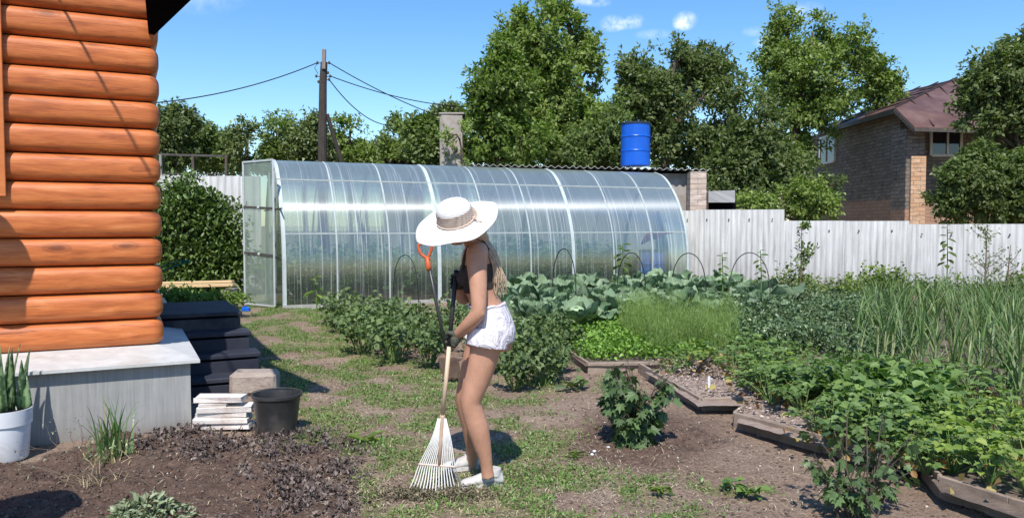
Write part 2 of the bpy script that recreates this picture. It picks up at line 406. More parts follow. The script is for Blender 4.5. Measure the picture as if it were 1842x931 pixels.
# ================================================================ MATERIALS
def wood_log():
    m=M('stained_log',(.5,.17,.05),.5,0,.35); t=NT(m)
    v=t.coord('UV',(1.3,9,1)); n=t.noise(v,2.2,7,.62,.6)
    fine=t.noise(t.coord('UV',(3,90,1)),2.0,5,.7,.2)
    c=t.ramp(n,[(.30,(.30,.075,.020)),(.45,(.47,.128,.034)),(.58,(.55,.165,.046)),(.72,(.62,.22,.078))])
    c=t.mix(.7,c,t.ramp(fine,[(.32,.60),(.5,1.0),(.7,1.15)]),'MULTIPLY')
    vo=t.n('ShaderNodeTexVoronoi',{'Vector':t.coord('UV',(1.0,2.6,1)),'Scale':1.7,'Randomness':1.0}); kn=t.ramp(vo.outputs['Distance'],[(.0,1.),(.07,.9),(.12,.3),(.15,.5),(.18,0.)])
    c=t.mix(t.math('MULTIPLY',kn,.75),c,(.13,.035,.012)); 
    v2=t.n('ShaderNodeTexVoronoi',{'Vector':t.coord('UV',(.55,5.5,1)),'Scale':3.6,'Randomness':1.0}); k2=t.ramp(v2.outputs['Distance'],[(.0,1.),(.09,.6),(.16,0.)])
    c=t.mix(t.math('MULTIPLY',k2,.5),c,(.16,.05,.02)); t.base(c)
    # drying cracks
    wv=t.noise(t.coord('UV',(.9,46,1)),1.5,2,.5); ck=t.ramp(wv,[(.33,0.),(.36,1.)]); c=t.mix(.55,c,t.ramp(wv,[(.31,.25),(.35,1.)]),'MULTIPLY'); t.base(c)
    t.bump(t.math('ADD',t.math('MULTIPLY',fine,.4),ck),.25,.004); 
    t.b.inputs['Coat Weight'].default_value=.08; t.b.inputs['Coat Roughness'].default_value=.3
    return m
MLOG=wood_log()
MPAINTWOOD=vary('stained_trim',(.50,.15,.04),(.60,.20,.06),4,.4,.15,60,(1,1,6))
def plaster():
    m=M('grey_render',(.4,.4,.39),.85,0,.2); t=NT(m); v=t.coord('Object')
    n=t.noise(v,3,7,.6); c=t.ramp(n,[(.3,(.285,.28,.27)),(.7,(.365,.36,.345))])
    st=t.noise(t.coord('Object',(60,60,2.2)),1.0,4,.6); c=t.mix(.5,c,t.ramp(st,[(.35,.72),(.65,1.12)]),'MULTIPLY')
    vo=t.n('ShaderNodeTexVoronoi',{'Vector':v,'Scale':5.0}); d=t.ramp(vo.outputs['Distance'],[(.0,1.),(.035,1.),(.05,0.)]); c=t.mix(t.math('MULTIPLY',d,.75),c,(.09,.09,.09))
    sx=t.n('ShaderNodeSeparateXYZ',{0:v}); lo=t.ramp(sx.outputs[2],[(.0,1.),(.09,.25),(.16,0.)]); c=t.mix(t.math('MULTIPLY',lo,.55),c,(.20,.155,.125)); t.base(c)
    t.bump(t.math('ADD',st,t.math('MULTIPLY',t.noise(v,120,4,.6),.4)),.5,.004); return m
MPLINTH=plaster()
MLEDGE=vary('zinc_ledge',(.46,.46,.445),(.60,.60,.58),7,.55,.15,30,dirt=(.42,.38,.33))
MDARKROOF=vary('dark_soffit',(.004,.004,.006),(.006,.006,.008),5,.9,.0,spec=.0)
MNAVY=vary('navy_painted_boards',(.016,.018,.030),(.030,.033,.050),5,.7,.3,30,(1,1,1),bd=.004,dirt=(.09,.085,.09))
MSTONE=vary('rough_block',(.30,.245,.21),(.42,.35,.30),7,.9,.7,24,bd=.02,dirt=(.20,.15,.12))
MWHITEWASH=vary('limewashed_board',(.62,.55,.50),(.78,.74,.70),5,.8,.5,40,(1,1,4),bd=.006,dirt=(.40,.25,.18))
MPLANK=vary('new_pine',(.62,.42,.22),(.72,.52,.30),6,.6,.2,40,(1,1,8))
MBLACKPL=vary('black_plastic',(.022,.022,.024),(.05,.047,.045),6,.42,.12,60,bd=.002,dirt=(.11,.09,.08))
MWHITEPL=vary('white_plastic',(.62,.63,.66),(.70,.71,.74),5,.4,.05,40,dirt=(.42,.38,.34))
MBLUEPL=vary('blue_plastic',(.005,.085,.50),(.008,.12,.60),4,.32,.05,30)
MBLUEDK=vary('blue_plastic_dull',(.01,.14,.66),(.02,.18,.75),4,.45,.05,30)
MPINK=vary('pink_cloth',(.80,.06,.10),(.85,.12,.15),4,.8,.2,30)
MGREENHOSE=M('green_hose',(.01,.20,.12),.35)
MGALV=vary('galvanised_steel',(.52,.54,.54),(.64,.66,.66),8,.42,.08,40,metal=.35)
MDARKSTEEL=vary('dark_steel',(.05,.045,.04),(.09,.075,.065),8,.6,.2,40)
MPOLE=vary('weathered_pole',(.035,.028,.024),(.085,.068,.055),6,.9,.8,18,(6,6,.8),bd=.03)
MWIRE=M('black_cable',(.02,.02,.02),.5)
MBARK=vary('bark',(.06,.045,.032),(.13,.10,.075),8,.95,.8,22,(3,3,.7),bd=.03)
MTWIG=vary('brown_twig',(.10,.07,.05),(.2,.15,.11),8,.85,.3)
MGSTEM=M('green_stem',(.12,.20,.05),.6)
MBOARD=vary('weathered_bed_board',(.235,.175,.135),(.36,.285,.23),4,.85,.5,30,(2,2,12),bd=.005,dirt=(.15,.105,.08))
def brick(name,c1,c2,mort,sc=1.0,dirt=(.1,.09,.08),split=None):
    m=M(name,c1,.9,0,.15); t=NT(m); cc=t.coord('UV')
    b=t.n('ShaderNodeTexBrick',{'Vector':cc,'Color1':(*c1,1),'Color2':(*c2,1),'Mortar':(*mort,1),'Scale':1.0,'Mortar Size':.012,'Mortar Smooth':.2,'Bias':0.0,'Brick Width':.27*sc,'Row Height':.088*sc})
    n=t.noise(cc,2.2,7,.65); c=t.mix(t.ramp(n,[(.42,0.),(.7,.75)]),b.outputs[0],dirt)
    n2=t.noise(t.coord('UV',(3.7,11.4,1)),1.0,2,.5); c=t.mix(.6,c,t.ramp(n2,[(.3,.6),(.7,1.35)]),'MULTIPLY')
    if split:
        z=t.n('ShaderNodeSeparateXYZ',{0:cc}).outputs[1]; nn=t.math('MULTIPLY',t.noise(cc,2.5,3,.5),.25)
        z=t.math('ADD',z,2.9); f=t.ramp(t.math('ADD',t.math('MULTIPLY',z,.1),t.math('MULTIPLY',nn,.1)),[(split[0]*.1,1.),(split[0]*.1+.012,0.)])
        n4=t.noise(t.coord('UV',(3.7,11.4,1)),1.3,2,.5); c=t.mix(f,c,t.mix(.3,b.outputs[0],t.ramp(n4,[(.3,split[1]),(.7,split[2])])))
    t.base(c); t.bump(b.outputs['Fac'],-.6,.012); return m
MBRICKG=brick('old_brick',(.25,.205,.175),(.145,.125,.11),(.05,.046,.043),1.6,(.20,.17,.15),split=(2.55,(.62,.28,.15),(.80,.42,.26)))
MBRICKW=brick('pale_brick',(.52,.40,.32),(.62,.50,.42),(.30,.27,.25),1.6,(.36,.27,.22))
MBRICKP=brick('orange_brick',(.52,.30,.17),(.62,.42,.28),(.22,.17,.13),1.8,(.38,.24,.16))
def rustroof():
    m=M('rusty_sheet_roof',(.2,.09,.07),.55,.2,.4); t=NT(m); v=t.coord('Object')
    n=t.noise(v,.9,7,.65); c=t.ramp(n,[(.3,(.085,.045,.038)),(.5,(.13,.068,.058)),(.7,(.20,.12,.10))]); t.base(c); return m
MRUST=rustroof(); MSEAMR=vary('roof_seam_dark',(.04,.022,.02),(.07,.04,.035),5,.6,.2)
def slate(name='fibre_cement',a=(.37,.37,.365),b=(.44,.44,.435)):
    m=M(name,a,.85,0,.2); t=NT(m); v=t.coord('UV',(1,1,1))
    st=t.noise(t.coord('UV',(9,.5,1)),1.6,6,.65,.3); n=t.noise(v,1.2,6,.6)
    c=t.ramp(st,[(.30,tuple(x*.70 for x in a)),(.47,a),(.62,b),(.74,(.60,.60,.595))]); c=t.mix(.5,c,t.ramp(n,[(.3,.78),(.7,1.08)]),'MULTIPLY')
    z=t.n('ShaderNodeSeparateXYZ',{0:v}).outputs[1]; lo=t.ramp(z,[(.05,1.),(.35,0.)]); c=t.mix(t.math('MULTIPLY',lo,.5),c,(.25,.22,.17)); t.base(c)
    t.bump(t.noise(v,60,4,.6),.15,.004); return m
MSLATE=slate(); MSLATE2=slate('fibre_cement_grey',(.22,.22,.22),(.30,.30,.30))  # the second is a darker grey sheet
MGLASSDK=M('window_glass',(.015,.02,.03),.06,0,.8)
MWINFRAME=vary('white_frame',(.55,.53,.48),(.66,.64,.6),6,.6,.1)
MCONC=vary('stained_concrete',(.26,.23,.20),(.40,.36,.33),3,.9,.6,14,(1,1,.5),bd=.02,dirt=(.24,.17,.13))
# ================================================================ LOG HOUSE
CO=np.array([-2.79,6.11]); U=np.array([.894,.447]); Nn=np.array([.447,-.894]); S_=np.array([-.447,.894]); Mm=np.array([.894,.447])
HZ0,LH=.560,.211
house=thing('log_house','orange stained log house corner with dark eave and grey rendered plinth','house',(-2.75,6.10,0))
def path_pts(off):
    pts=[]
    for d in np.concatenate([np.linspace(-6,-.4,12),np.linspace(-.3,-.08,3)]): pts.append((CO+U*d+Nn*off,d))
    r=.05; cc=CO-U*r-Nn*r
    for k in range(1,8):
        a=k/8*PI/2; dd=Nn*math.cos(a)+Mm*math.sin(a); pts.append((cc+dd*(r+off),-.07+.012*k))
    for d in [.08,.3,1,2,3.5,5]: pts.append((CO+S_*d+Mm*off,d+.1))
    return pts
b=MB()
for i in range(-0,13):
    prof=[]; m=15
    for k in range(m+1):
        tt=k/m; q=abs(2*tt-1); o=.046*(1-q**3.4)-(.004 if q<1 else 0.02); prof.append((o,HZ0+LH*i+.003+tt*(LH-.006)))
    rows=[]; uvs=[]; so_=random.uniform(0,50)
    for (o,z) in prof:
        bulge=1.0
        rows.append([(p[0],p[1],z) for p,_ in path_pts(o)]); uvs.append([(d+so_,z+i*3.3) for _,d in path_pts(o)])
    b.grid(np.array(rows),np.array(uvs))
wl=b.build('wall',MLOG,house,smooth=True); smoothby(wl,50)
# inner core, closes the joints
b=MB(); q=[CO+U*-6,CO-U*.02-Nn*.02,CO+S_*5,CO+U*-6+S_*5]; 
q=[(CO-Nn*.03-U*6),(CO-Nn*.03-U*.03),(CO-U*.03+S_*5),(CO-U*6+S_*5)]
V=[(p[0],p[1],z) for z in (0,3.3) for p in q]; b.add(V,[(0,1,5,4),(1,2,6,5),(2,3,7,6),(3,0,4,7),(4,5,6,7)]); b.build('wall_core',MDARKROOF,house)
# plinth: vertical rendered face under a sloping metal ledge
PC=np.array([-2.364,5.68]); b=MB()
for (a0,a1,z0,z1,name,mt) in [(0,0,0,.50,'plinth',MPLINTH)]:
    q=[PC-U*6,PC,PC+S_*5.4,PC-U*6+S_*5.4]; V=[(p[0],p[1],z) for z in (-.15,.497) for p in q]
    b=MB(); b.add(V,[(0,1,5,4),(1,2,6,5),(2,3,7,6),(3,0,4,7),(4,5,6,7)]); b.build('plinth',MPLINTH,house)
e=.062; oc=PC+Nn*e+Mm*e; ic=CO-Nn*.02-Mm*.02
b=MB(); zz0,zz1=.520,.566
q0=[oc-U*6,oc,oc+S_*5.4]; q1=[ic-U*6,ic,ic+S_*5.4]
V=[(p[0],p[1],zz0) for p in q0]+[(p[0],p[1],zz1) for p in q1]+[(p[0],p[1],zz0-.022) for p in q0]+[(p[0],p[1],zz1-.03) for p in q1]
b.add(V,[(0,1,4,3),(1,2,5,4),(6,7,1,0),(7,8,2,1),(6,9,10,7),(7,10,11,8)]); b.build('ledge',MLEDGE,house)
# eave beyond the corner
ez=2.97
def slab(m,q,z0,z1):
    n=len(q); return m.add([(x,y,z0) for x,y in q]+[(x,y,z1) for x,y in q],[tuple(range(n)),tuple(range(n,2*n))[::-1]]+[(i,i+n,(i+1)%n+n,(i+1)%n) for i in range(n)])
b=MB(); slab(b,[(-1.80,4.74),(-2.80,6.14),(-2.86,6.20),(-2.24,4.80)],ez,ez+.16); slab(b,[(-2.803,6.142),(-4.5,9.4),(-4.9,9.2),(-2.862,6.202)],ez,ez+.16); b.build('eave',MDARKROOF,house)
rt=MB(); # main roof above the picture
q=[CO-U*6.2+Nn*.06,CO+Nn*.06+Mm*.1,CO+S_*5.2+Mm*.1,CO-U*6.2+S_*5.2]
V=[(q[0][0],q[0][1],3.31),(q[1][0],q[1][1],3.31),(q[2][0],q[2][1],3.31),(q[3][0],q[3][1],3.31)]; mid0=(q[0]+q[1])/2; mid1=(q[2]+q[3])/2
V+=[(mid0[0],mid0[1],4.3),(mid1[0],mid1[1],4.3)]; rt.add(V,[(0,1,4),(2,3,5),(1,2,5,4),(0,4,5,3),(0,3,2,1)]); rt.build('roof',MDARKROOF,house)
p=at(312,6,5.35); fl=MB().box(p+np.array([0,0,.0]),(.12,.09,.055),rz=.5,bev=.012).box(p+np.array([0,0,.045]),(.03,.03,.05)).build('floodlight',vary('lamp_grey',(.16,.17,.19),(.24,.25,.27),5,.35,.05),house)
# window trim on the left edge of the picture
def onwall0(px,py):
    r=ray(px,py); nv=np.array([Nn[0],Nn[1]]); q=CO+Nn*.075; t=(nv@q)/(r.x*nv[0]+r.y*nv[1]); return np.array([r.x*t,r.y*t,CH+r.z*t])
pr=onwall0(11,353); dr=(pr[:2]-CO)@U; zb0=pr[2]; rzw=math.atan2(U[1],U[0])
c0=CO+Nn*.075+U*(dr-.06); b=MB().box((c0[0],c0[1],zb0+.83),(.12,.03,1.66),rz=rzw,bev=.004)
c1=CO+Nn*.073+U*(dr-.60); b.box((c1[0],c1[1],zb0+.055),(.955,.032,.11),rz=rzw,bev=.004)
c2=CO+Nn*.075+U*(dr-1.14); b.box((c2[0],c2[1],zb0+.83),(.12,.03,1.66),rz=rzw,bev=.004)
c1=CO+Nn*.073+U*(dr-.60); b.box((c1[0],c1[1],zb0+1.60),(.955,.032,.11),rz=rzw,bev=.004)
wf=b.build('window_frame',MPAINTWOOD,house)
c0=CO+Nn*.06+U*(dr-.60); MB().box((c0[0],c0[1],zb0+.83),(.98,.02,1.5),rz=rzw).build('pane',MGLASSDK,wf)
# ================================================================ PORCH STEPS
ps=gnd(480,702); st=thing('porch_steps','flight of dark navy painted steps beside the log house, in shade','steps',(ps[0],ps[1],0))
fr=np.array([-2.16,6.93]); rzU=math.atan2(U[1],U[0])
for k in range(4):
    zt=.165*(k+1); f=fr-Nn*(.27*k)+U*(-.045*k); dep=3.0-.27*k if k==3 else .30
    if k==3: dep=1.25
    wd=1.20-.045*k-.0*k
    c=f-U*(wd/2)-Nn*(dep/2)
    b=MB().box((c[0],c[1],zt-.02),(wd,dep,.04),rz=rzU,bev=.006)
    c2=f-U*(wd/2)-Nn*(dep/2)-Nn*.0; b.box((c2[0],c2[1],(zt-.04)/2-.02),(wd-.03,dep-.03,zt-.04),rz=rzU,bev=.004)
    b.build('step',MNAVY,st)
# ================================================================ YARD THINGS BY THE HOUSE
def rockmesh(sz,seed,n=5,jit=.05,bev=.05):
    r=np.random.default_rng(seed); m=MB(); m.box((0,0,sz[2]/2),sz,bev=bev); V=m.V[0]; V+=r.normal(0,jit*min(sz),V.shape)*.35; return m
m=rockmesh((.40,.24,.20),4,bev=.03); g=gnd(451,713); o=m.solo('stone_block',MSTONE,'rough pinkish grey stone block in front of the dark porch steps','stone'); o.location=(g[0],g[1]+.12,0.0); o.rotation_euler=(0,0,.12)
labs=['lowest whitewashed board of the stack by the plinth corner','second board from the bottom of the whitewashed stack','third whitewashed board of the stack, pale and jutting right','fourth board of the whitewashed stack, pinkish and longest','short thin dark board wedged high in the whitewashed stack','topmost whitewashed board on the stack beside the bucket']
zb=.012
for k,(x0,x1,th) in enumerate([(343,446,.042),(345,443,.038),(349,440,.036),(352,447,.040),(356,405,.022),(347,434,.044)]):
    g0=gnd(x0,777); g1=gnd(x1,777); Lb=(x1-x0)/1400*g0[1]*1.0; cx=(g0[0]+g1[0])/2
    b=MB().box((0,0,th/2),(Lb,.145,th),bev=.005); b.V[0]+=rng.normal(0,.004,b.V[0].shape)
    o=b.solo('board',MWHITEWASH,labs[k],'board','boards stacked beside the plinth',loc=np.zeros(3)); o.location=(cx,g0[1]+.085+random.uniform(-.01,.01),zb); o.rotation_euler=(0,0,.07+random.uniform(-.05,.05)); zb+=th+.004
    if k==3: zb+=.0
# black bucket
g=gnd(499,786); bk=thing('bucket','black plastic bucket on the ground right of the stacked boards','bucket',(g[0]*(1+.14/g[1]),g[1]+.14,0.0))
K=g[1]/1400
Rt,Rb,Hh=43*K*1.02,34*K,.285
b=MB().lathe([(0,.012),(Rb*.96,.012),(Rb,0),(Rb+.002,.02),(Rt*.97,Hh-.03),(Rt*.975,Hh-.028),(Rt,Hh-.026),(Rt+.006,Hh-.02),(Rt+.006,Hh),(Rt-.004,Hh),(Rt-.008,Hh-.02),(Rb-.005,.03),(0,.03)],n=40)
smoothby(b.build('bucket_body',MBLACKPL,bk,rel=False),35)
a=np.linspace(0,PI,20); P=np.stack([np.cos(a)*(Rt+.004),-np.sin(a)*.06-.10*np.sin(a),Hh-.012+np.sin(a)*.018],1)
P=np.stack([np.cos(a)*(Rt+.006),np.sin(a)*Rt*.93,Hh+.006+0*a],1)
MB().tube(P,.003,6).build('handle',MDARKSTEEL,bk,rel=False)
# white planter and snake plant
g=gnd(12,838); K=g[1]/1400
pl=thing('planter','tall white round planter holding the snake plant beside the plinth','planter',(g[0]*(1+.17/g[1]),g[1]+.17,0))
R1=44*K
b=MB().lathe([(0,.0),(R1*.80,0),(R1*.84,.02),(R1*.94,.24),(R1*.94,.243),(R1,.245),(R1*1.02,.345),(R1*1.02,.352),(R1*.97,.352),(R1*.95,.30),(0,.30)],n=48)
smoothby(b.build('pot',MWHITEPL,pl,rel=False),35); pl.scale=(1,1,.92)
b=MB().lathe([(0,.315),(R1*.5,.312),(R1*.955,.305)],n=24); b.build('potting_soil',vary('potting_soil',(.03,.02,.015),(.07,.05,.04),20,1,.5),pl,rel=False)
MSNAKE=M('snake_leaf',(.05,.10,.04),.42,0,.5); t=NT(MSNAKE); nn=t.noise(t.coord('Object',(1,1,1)),9,3,.5); wv=t.n('ShaderNodeTexWave',{'Scale':7,'Distortion':5,'Vector':t.coord('Object',(1,1,3))}); t.base(t.ramp(wv.outputs['Fac'],[(.2,(.035,.075,.028)),(.8,(.16,.24,.10))]))
P=[];az=[];
r=np.random.default_rng(5)
n=13; P=np.stack([r.uniform(-.09,.11,n),r.uniform(-.09,.07,n),np.full(n,.30)],1); az=r.uniform(0,2*PI,n)
L=r.uniform(.22,.47,n); V,F=blades(P,az,L,r.uniform(.04,.06,n),r.uniform(0,.16,n),r.uniform(-.1,.2,n),seg=7,r=r)
me=newmesh('snake_plant',V,F,MSNAKE,smooth=True); o=link('snake_plant',me); o.location=pl.location; tag(o,'snake plant with stiff upright leaves growing in the white planter','plant')
md=o.modifiers.new('s','SOLIDIFY'); md.thickness=.004
for (px_,k_) in ((300,0),(408,1)):
    q_=at(px_,516,13.6); MB().box((q_[0],13.72,(q_[2]-.03)/2),(.16,.42,q_[2]-.035),bev=.01).solo('timber_block',MSTONE,['timber block under the left end of the pale planks','timber block under the right end of the pale planks'][k_],'block')
# planks and hose behind
def plank(x0,y0,x1,y1,Y0,Y1,wd,ht,label,z=None):
    a=at(x0,y0,Y0); c=at(x1,y1,Y1); return MB().bar(a,c,wd,ht,bev=.004).solo('plank',MPLANK,label,'plank','pale planks on the grass behind the house')
plank(287,515,421,512,13.7,13.5,.12,.05,'lower pale pine plank lying on the grass behind the house')
plank(289,509,419,506,13.95,13.72,.10,.045,'upper pale pine plank resting on the other behind the house')
a=[at(283,486,9.2),at(300,477,9.2),at(320,470,9.25),at(342,468,9.4)]
for j,dy in enumerate((0,7)):
    P=np.array([at(x,y+dy*(1 if x<330 else .3),9.2) for x,y in [(262,496),(283,485),(300,476),(320,470),(341,468)]])
    MB().tube(P,.010,8).solo('garden_hose',MGREENHOSE,['green garden hose arching out from behind the house, upper loop','green garden hose arching out from behind the house, lower loop'][j],'hose')
g=gnd(443,560); MB().box((g[0],g[1],.04),(.13,.10,.075),bev=.012).lathe([(.028,.075),(.03,.10),(.0,.10)],c=(g[0]-.02,g[1],0),n=12).solo('plastic_container',MBLUEPL,'small bright blue plastic container on the ground at greenhouse corner','container')
# ================================================================ FENCES
def corr(m,a,bb,z0,z1,per=.125,amp=.013,seg=8,uo=0):
    a=np.array(a,float); bb=np.array(bb,float); L=np.linalg.norm(bb-a); d=(bb-a)/L; nn=np.array([-d[1],d[0]])
    s=np.linspace(0,L,int(L/per*seg)+1); off=amp*np.sin(s/per*2*PI)
    X=a[0]+d[0]*s+nn[0]*off; Y=a[1]+d[1]*s+nn[1]*off
    th=.008
    rows=[np.stack([X,Y,np.full_like(s,z0)],1),np.stack([X,Y,np.full_like(s,z1)],1),np.stack([X+nn[0]*th,Y+nn[1]*th,np.full_like(s,z1)],1),np.stack([X+nn[0]*th,Y+nn[1]*th,np.full_like(s,z0)],1)]
    uv=[np.stack([s+uo,np.full_like(s,z)],1) for z in (z0,z1,z1,z0)]
    m.grid(np.array(rows),np.array(uv)); return m
FA=np.array([at(1210,500,18.9)[0],18.9]); FB=np.array([at(1842,500,15.9)[0],15.9])
def fpt(px):
    # intersection of the pixel column with the fence line
    k=(px-921)/FPX; d=FB-FA; t=(k*FA[1]-FA[0])/(d[0]-k*d[1]); return FA+d*t
fence=thing('sheet_fence','pale grey corrugated sheet fence stepping down along the right of the garden','fence',(FA[0],FA[1],0))
for (x0,x1,ytop) in [(1180,1406,377.5),(1408,1630,396.5),(1632,1839,402.5),(1841,2350,418)]:
    a=fpt(x0); c=fpt(x1); xm=(x0+x1)/2; pm=fpt(min(xm,1842)); z=at(xm,ytop,pm[1])[2]
    # individual corrugated sheets, edges lapping
    L=np.linalg.norm(c-a); k=max(1,round(L/1.1)); 
    for i in range(k):
        p=a+(c-a)*i/k; q=a+(c-a)*(i+1)/k+(c-a)/L*.05; off=np.array([.004,-.006])*(i%2)
        corr(MB(),p+off,q+off,.0+.02,z+random.uniform(-.012,.012),uo=random.uniform(0,40)).build('sheet',MSLATE,fence,smooth=True)
        for s in (.25,.75):
            pp=p+(q-p)*s; d=(FB-FA)/np.linalg.norm(FB-FA); nn=np.array([d[1],-d[0]]); pp=pp+nn*.03
            if x0<1841: 
                bb=MB().ell((pp[0],pp[1],z-.22),(.018,.018,.018),n=8,m=5).build('bolt',MDARKSTEEL,fence)
a=at(150,400,17.6)[:2]; c=at(470,400,18.6)[:2]
lf=thing('sheet_fence','grey corrugated sheet fence behind the vine covered bush, left of greenhouse','fence',(a[0],a[1],0))
for i in range(4):
    p=a+(c-a)*i/4; q=a+(c-a)*(i+1)/4; corr(MB(),p,q,0,at(360,316,18.2)[2]+.01*(i%2),uo=i*7,per=.16,amp=.03).build('sheet',MSLATE,lf,smooth=True)
for px in (285,346,408):
    pass
ff=thing('railing','dark metal frame railing above the left sheet fence','railing',at(285,320,19.4))
Y=19.6
MB().bar(at(262,277,Y),at(410,281,Y),.05,.05).build('top_rail',MDARKSTEEL,ff)
MB().bar(at(262,312,Y),at(410,313,Y),.04,.03).build('bottom_rail',MDARKSTEEL,ff)
for px in (289,347,407): MB().bar(at(px,278,Y)+[0,0,0],np.array([at(px,278,Y)[0],Y,0]),.06,.06).build('post',vary('grey_post',(.2,.18,.16),(.3,.28,.25),5,.8,.2) if px==289 else MBARK,ff)
# ================================================================ GREENHOUSE
G0=gnd(508,556); G1=np.array([3.99,17.5,0]); gd=(G1-G0)[:2]; GL=np.linalg.norm(gd); gr=math.atan2(gd[1],gd[0])
gh=thing('greenhouse','long arched polycarbonate greenhouse with white ribs and streaked panels','greenhouse',G0,gr)
half=[(0,0),(.005,.45),(.02,.9),(.05,1.15),(.10,1.38),(.20,1.66),(.33,1.92),(.50,2.18),(.72,2.43),(.98,2.63),(1.3,2.74)]
def cr(P,n=5):
    P=np.array(P,float); out=[]
    for i in range(len(P)-1):
        p0=P[max(i-1,0)];p1=P[i];p2=P[i+1];p3=P[min(i+2,len(P)-1)]
        for k in range(n):
            u=k/n; out.append(.5*((2*p1)+(-p0+p2)*u+(2*p0-5*p1+4*p2-p3)*u*u+(-p0+3*p1-3*p2+p3)*u**3))
    out.append(P[-1]); return np.array(out)
hp=cr(half,4); full=np.concatenate([hp,[(2.6-x,z) for x,z in hp[::-1][1:]]])
arcl=np.concatenate([[0],np.cumsum(np.linalg.norm(np.diff(full,axis=0),axis=1))])
def polyc():
    m=M('polycarbonate',(.62,.68,.66),.17,0,.5); t=NT(m); uv=t.coord('UV'); s=t.n('ShaderNodeSeparateXYZ',{0:uv})
    st=t.noise(t.coord('UV',(26,.75,1)),1.0,3,.6,.15); streak=t.ramp(st,[(.585,0.),(.64,1.)])
    st2=t.noise(t.coord('UV',(70,1.3,1)),1.0,2,.5); streak2=t.ramp(st2,[(.62,0.),(.67,.8)])
    pn=t.noise(t.coord('UV',(.6,.8,1)),1.5,4,.6); sk=t.math('MULTIPLY',t.math('MAXIMUM',streak,streak2),t.ramp(pn,[(.32,.15),(.6,1.)]))
    cloud=t.noise(t.coord('UV',(1.2,1.2,1)),1.6,6,.65)
    haze=t.ramp(s.outputs[1],[(.0,.08),(.30,.11),(.45,.30),(.75,.50),(.95,.58)])  # pale sky reflection on the roof put into the haze (v is scaled 0..1 over the sheet)
    tr=t.n('ShaderNodeBsdfTransparent',{0:(.84,.92,.86,1)})
    refr=t.n('ShaderNodeBsdfRefraction',{'Color':(.82,.92,.88,1),'Roughness':.16,'IOR':1.02})
    m0=t.n('ShaderNodeMixShader',{0:.35}); t.l(tr.outputs[0],m0.inputs[1]); t.l(refr.outputs[0],m0.inputs[2])
    df=t.n('ShaderNodeBsdfDiffuse',{0:(.45,.52,.475,1)}); tl=t.n('ShaderNodeBsdfTranslucent',{0:(.55,.62,.58,1)})
    m1=t.n('ShaderNodeMixShader',{0:.35}); t.l(df.outputs[0],m1.inputs[1]); t.l(tl.outputs[0],m1.inputs[2])
    fac=t.math('ADD',haze,t.math('MULTIPLY',t.math('SUBTRACT',cloud,.5),.25))
    m2=t.n('ShaderNodeMixShader',{0:fac}); t.l(m0.outputs[0],m2.inputs[1]); t.l(m1.outputs[0],m2.inputs[2])
    wd=t.n('ShaderNodeBsdfDiffuse',{0:(.80,.83,.83,1)}); m3=t.n('ShaderNodeMixShader',{0:t.math('MULTIPLY',sk,.5)}); t.l(m2.outputs[0],m3.inputs[1]); t.l(wd.outputs[0],m3.inputs[2])
    # ribbed twin-wall sheet: gloss stretched across the flutes
    gl=t.n('ShaderNodeBsdfGlossy',{0:(.9,.92,.95,1),'Roughness':.205,'Anisotropy':-.68}); gl2=t.n('ShaderNodeBsdfGlossy',{0:(.50,.49,.38,1),'Roughness':.38})
    bw=t.n('ShaderNodeTexWave',{'Scale':20.0,'Vector':uv},wave_type='BANDS',bands_direction='X'); bp=t.n('ShaderNodeBump',{'Height':t.math('ADD',bw.outputs['Fac'],t.math('MULTIPLY',t.noise(t.coord('UV',(3,1,1)),1.2,2,.5),1.5)),'Strength':.12,'Distance':.004})
    tg=t.n('ShaderNodeTangent',direction_type='UV_MAP'); t.l(tg.outputs[0],gl.inputs['Tangent']); 
    fr_=t.n('ShaderNodeFresnel',{'IOR':1.5}); g1=t.n('ShaderNodeMixShader',{0:.33}); t.l(gl.outputs[0],g1.inputs[1]); t.l(gl2.outputs[0],g1.inputs[2])
    m4=t.n('ShaderNodeMixShader',{0:t.math('MINIMUM',t.math('ADD',t.math('MULTIPLY',fr_.outputs[0],1.3),.14),.5)}); t.l(m3.outputs[0],m4.inputs[1]); t.l(g1.outputs[0],m4.inputs[2]); t.l(m4.outputs[0],t.out.inputs[0])
    return m
MPC=polyc()
vmax=arcl[len(hp)-1]
def strip(x0,x1,off=0.0,k0=0,k1=None):
    k1=len(full) if k1 is None else k1; ctr=np.array([1.3,1.0]); rows=[];uvs=[]
    for k in range(k0,k1):
        p=full[k]; d=(p-ctr); d/=np.linalg.norm(d)+1e-9; q=p+d*off; q[1]=max(q[1],.03) if k in (0,len(full)-1) else q[1]
        rows.append([(x,q[0],q[1]) for x in (x0,x1)]); uvs.append([(x,min(arcl[k],2*vmax-arcl[k])/vmax) for x in (x0,x1)])
    return np.array(rows),np.array(uvs)
nb=3; sw=GL/nb
for i in range(nb):
    G,uv=strip(i*sw+.004,(i+1)*sw-.004+(.05 if i<nb-1 else 0),.012+.004*(i%2)); MB().grid(G,uv).build('cover_sheet',MPC,gh,smooth=True,rel=False)
MPCF=MPC
def rib(x,wd,name,mat,off=.0,th=.03):
    b=MB(); ctr=np.array([1.3,1.0]); A=[]
    for k in range(len(full)):
        p=full[k]; d=p-ctr; d/=np.linalg.norm(d); o=p+d*off; i_=p+d*(off-th); A.append([(x-wd/2,*o),(x+wd/2,*o),(x+wd/2,*i_),(x-wd/2,*i_),(x-wd/2,*o)])
    b.grid(np.array(A)); return b.build(name,mat,gh,rel=False)
MWR=vary('white_rib',(.38,.42,.42),(.48,.52,.51),9,.4,.05,metal=.1)
for i in range(10):
    x=i*GL/9
    rib(min(max(x,.02),GL-.02),.030,'rib',MWR,.018)
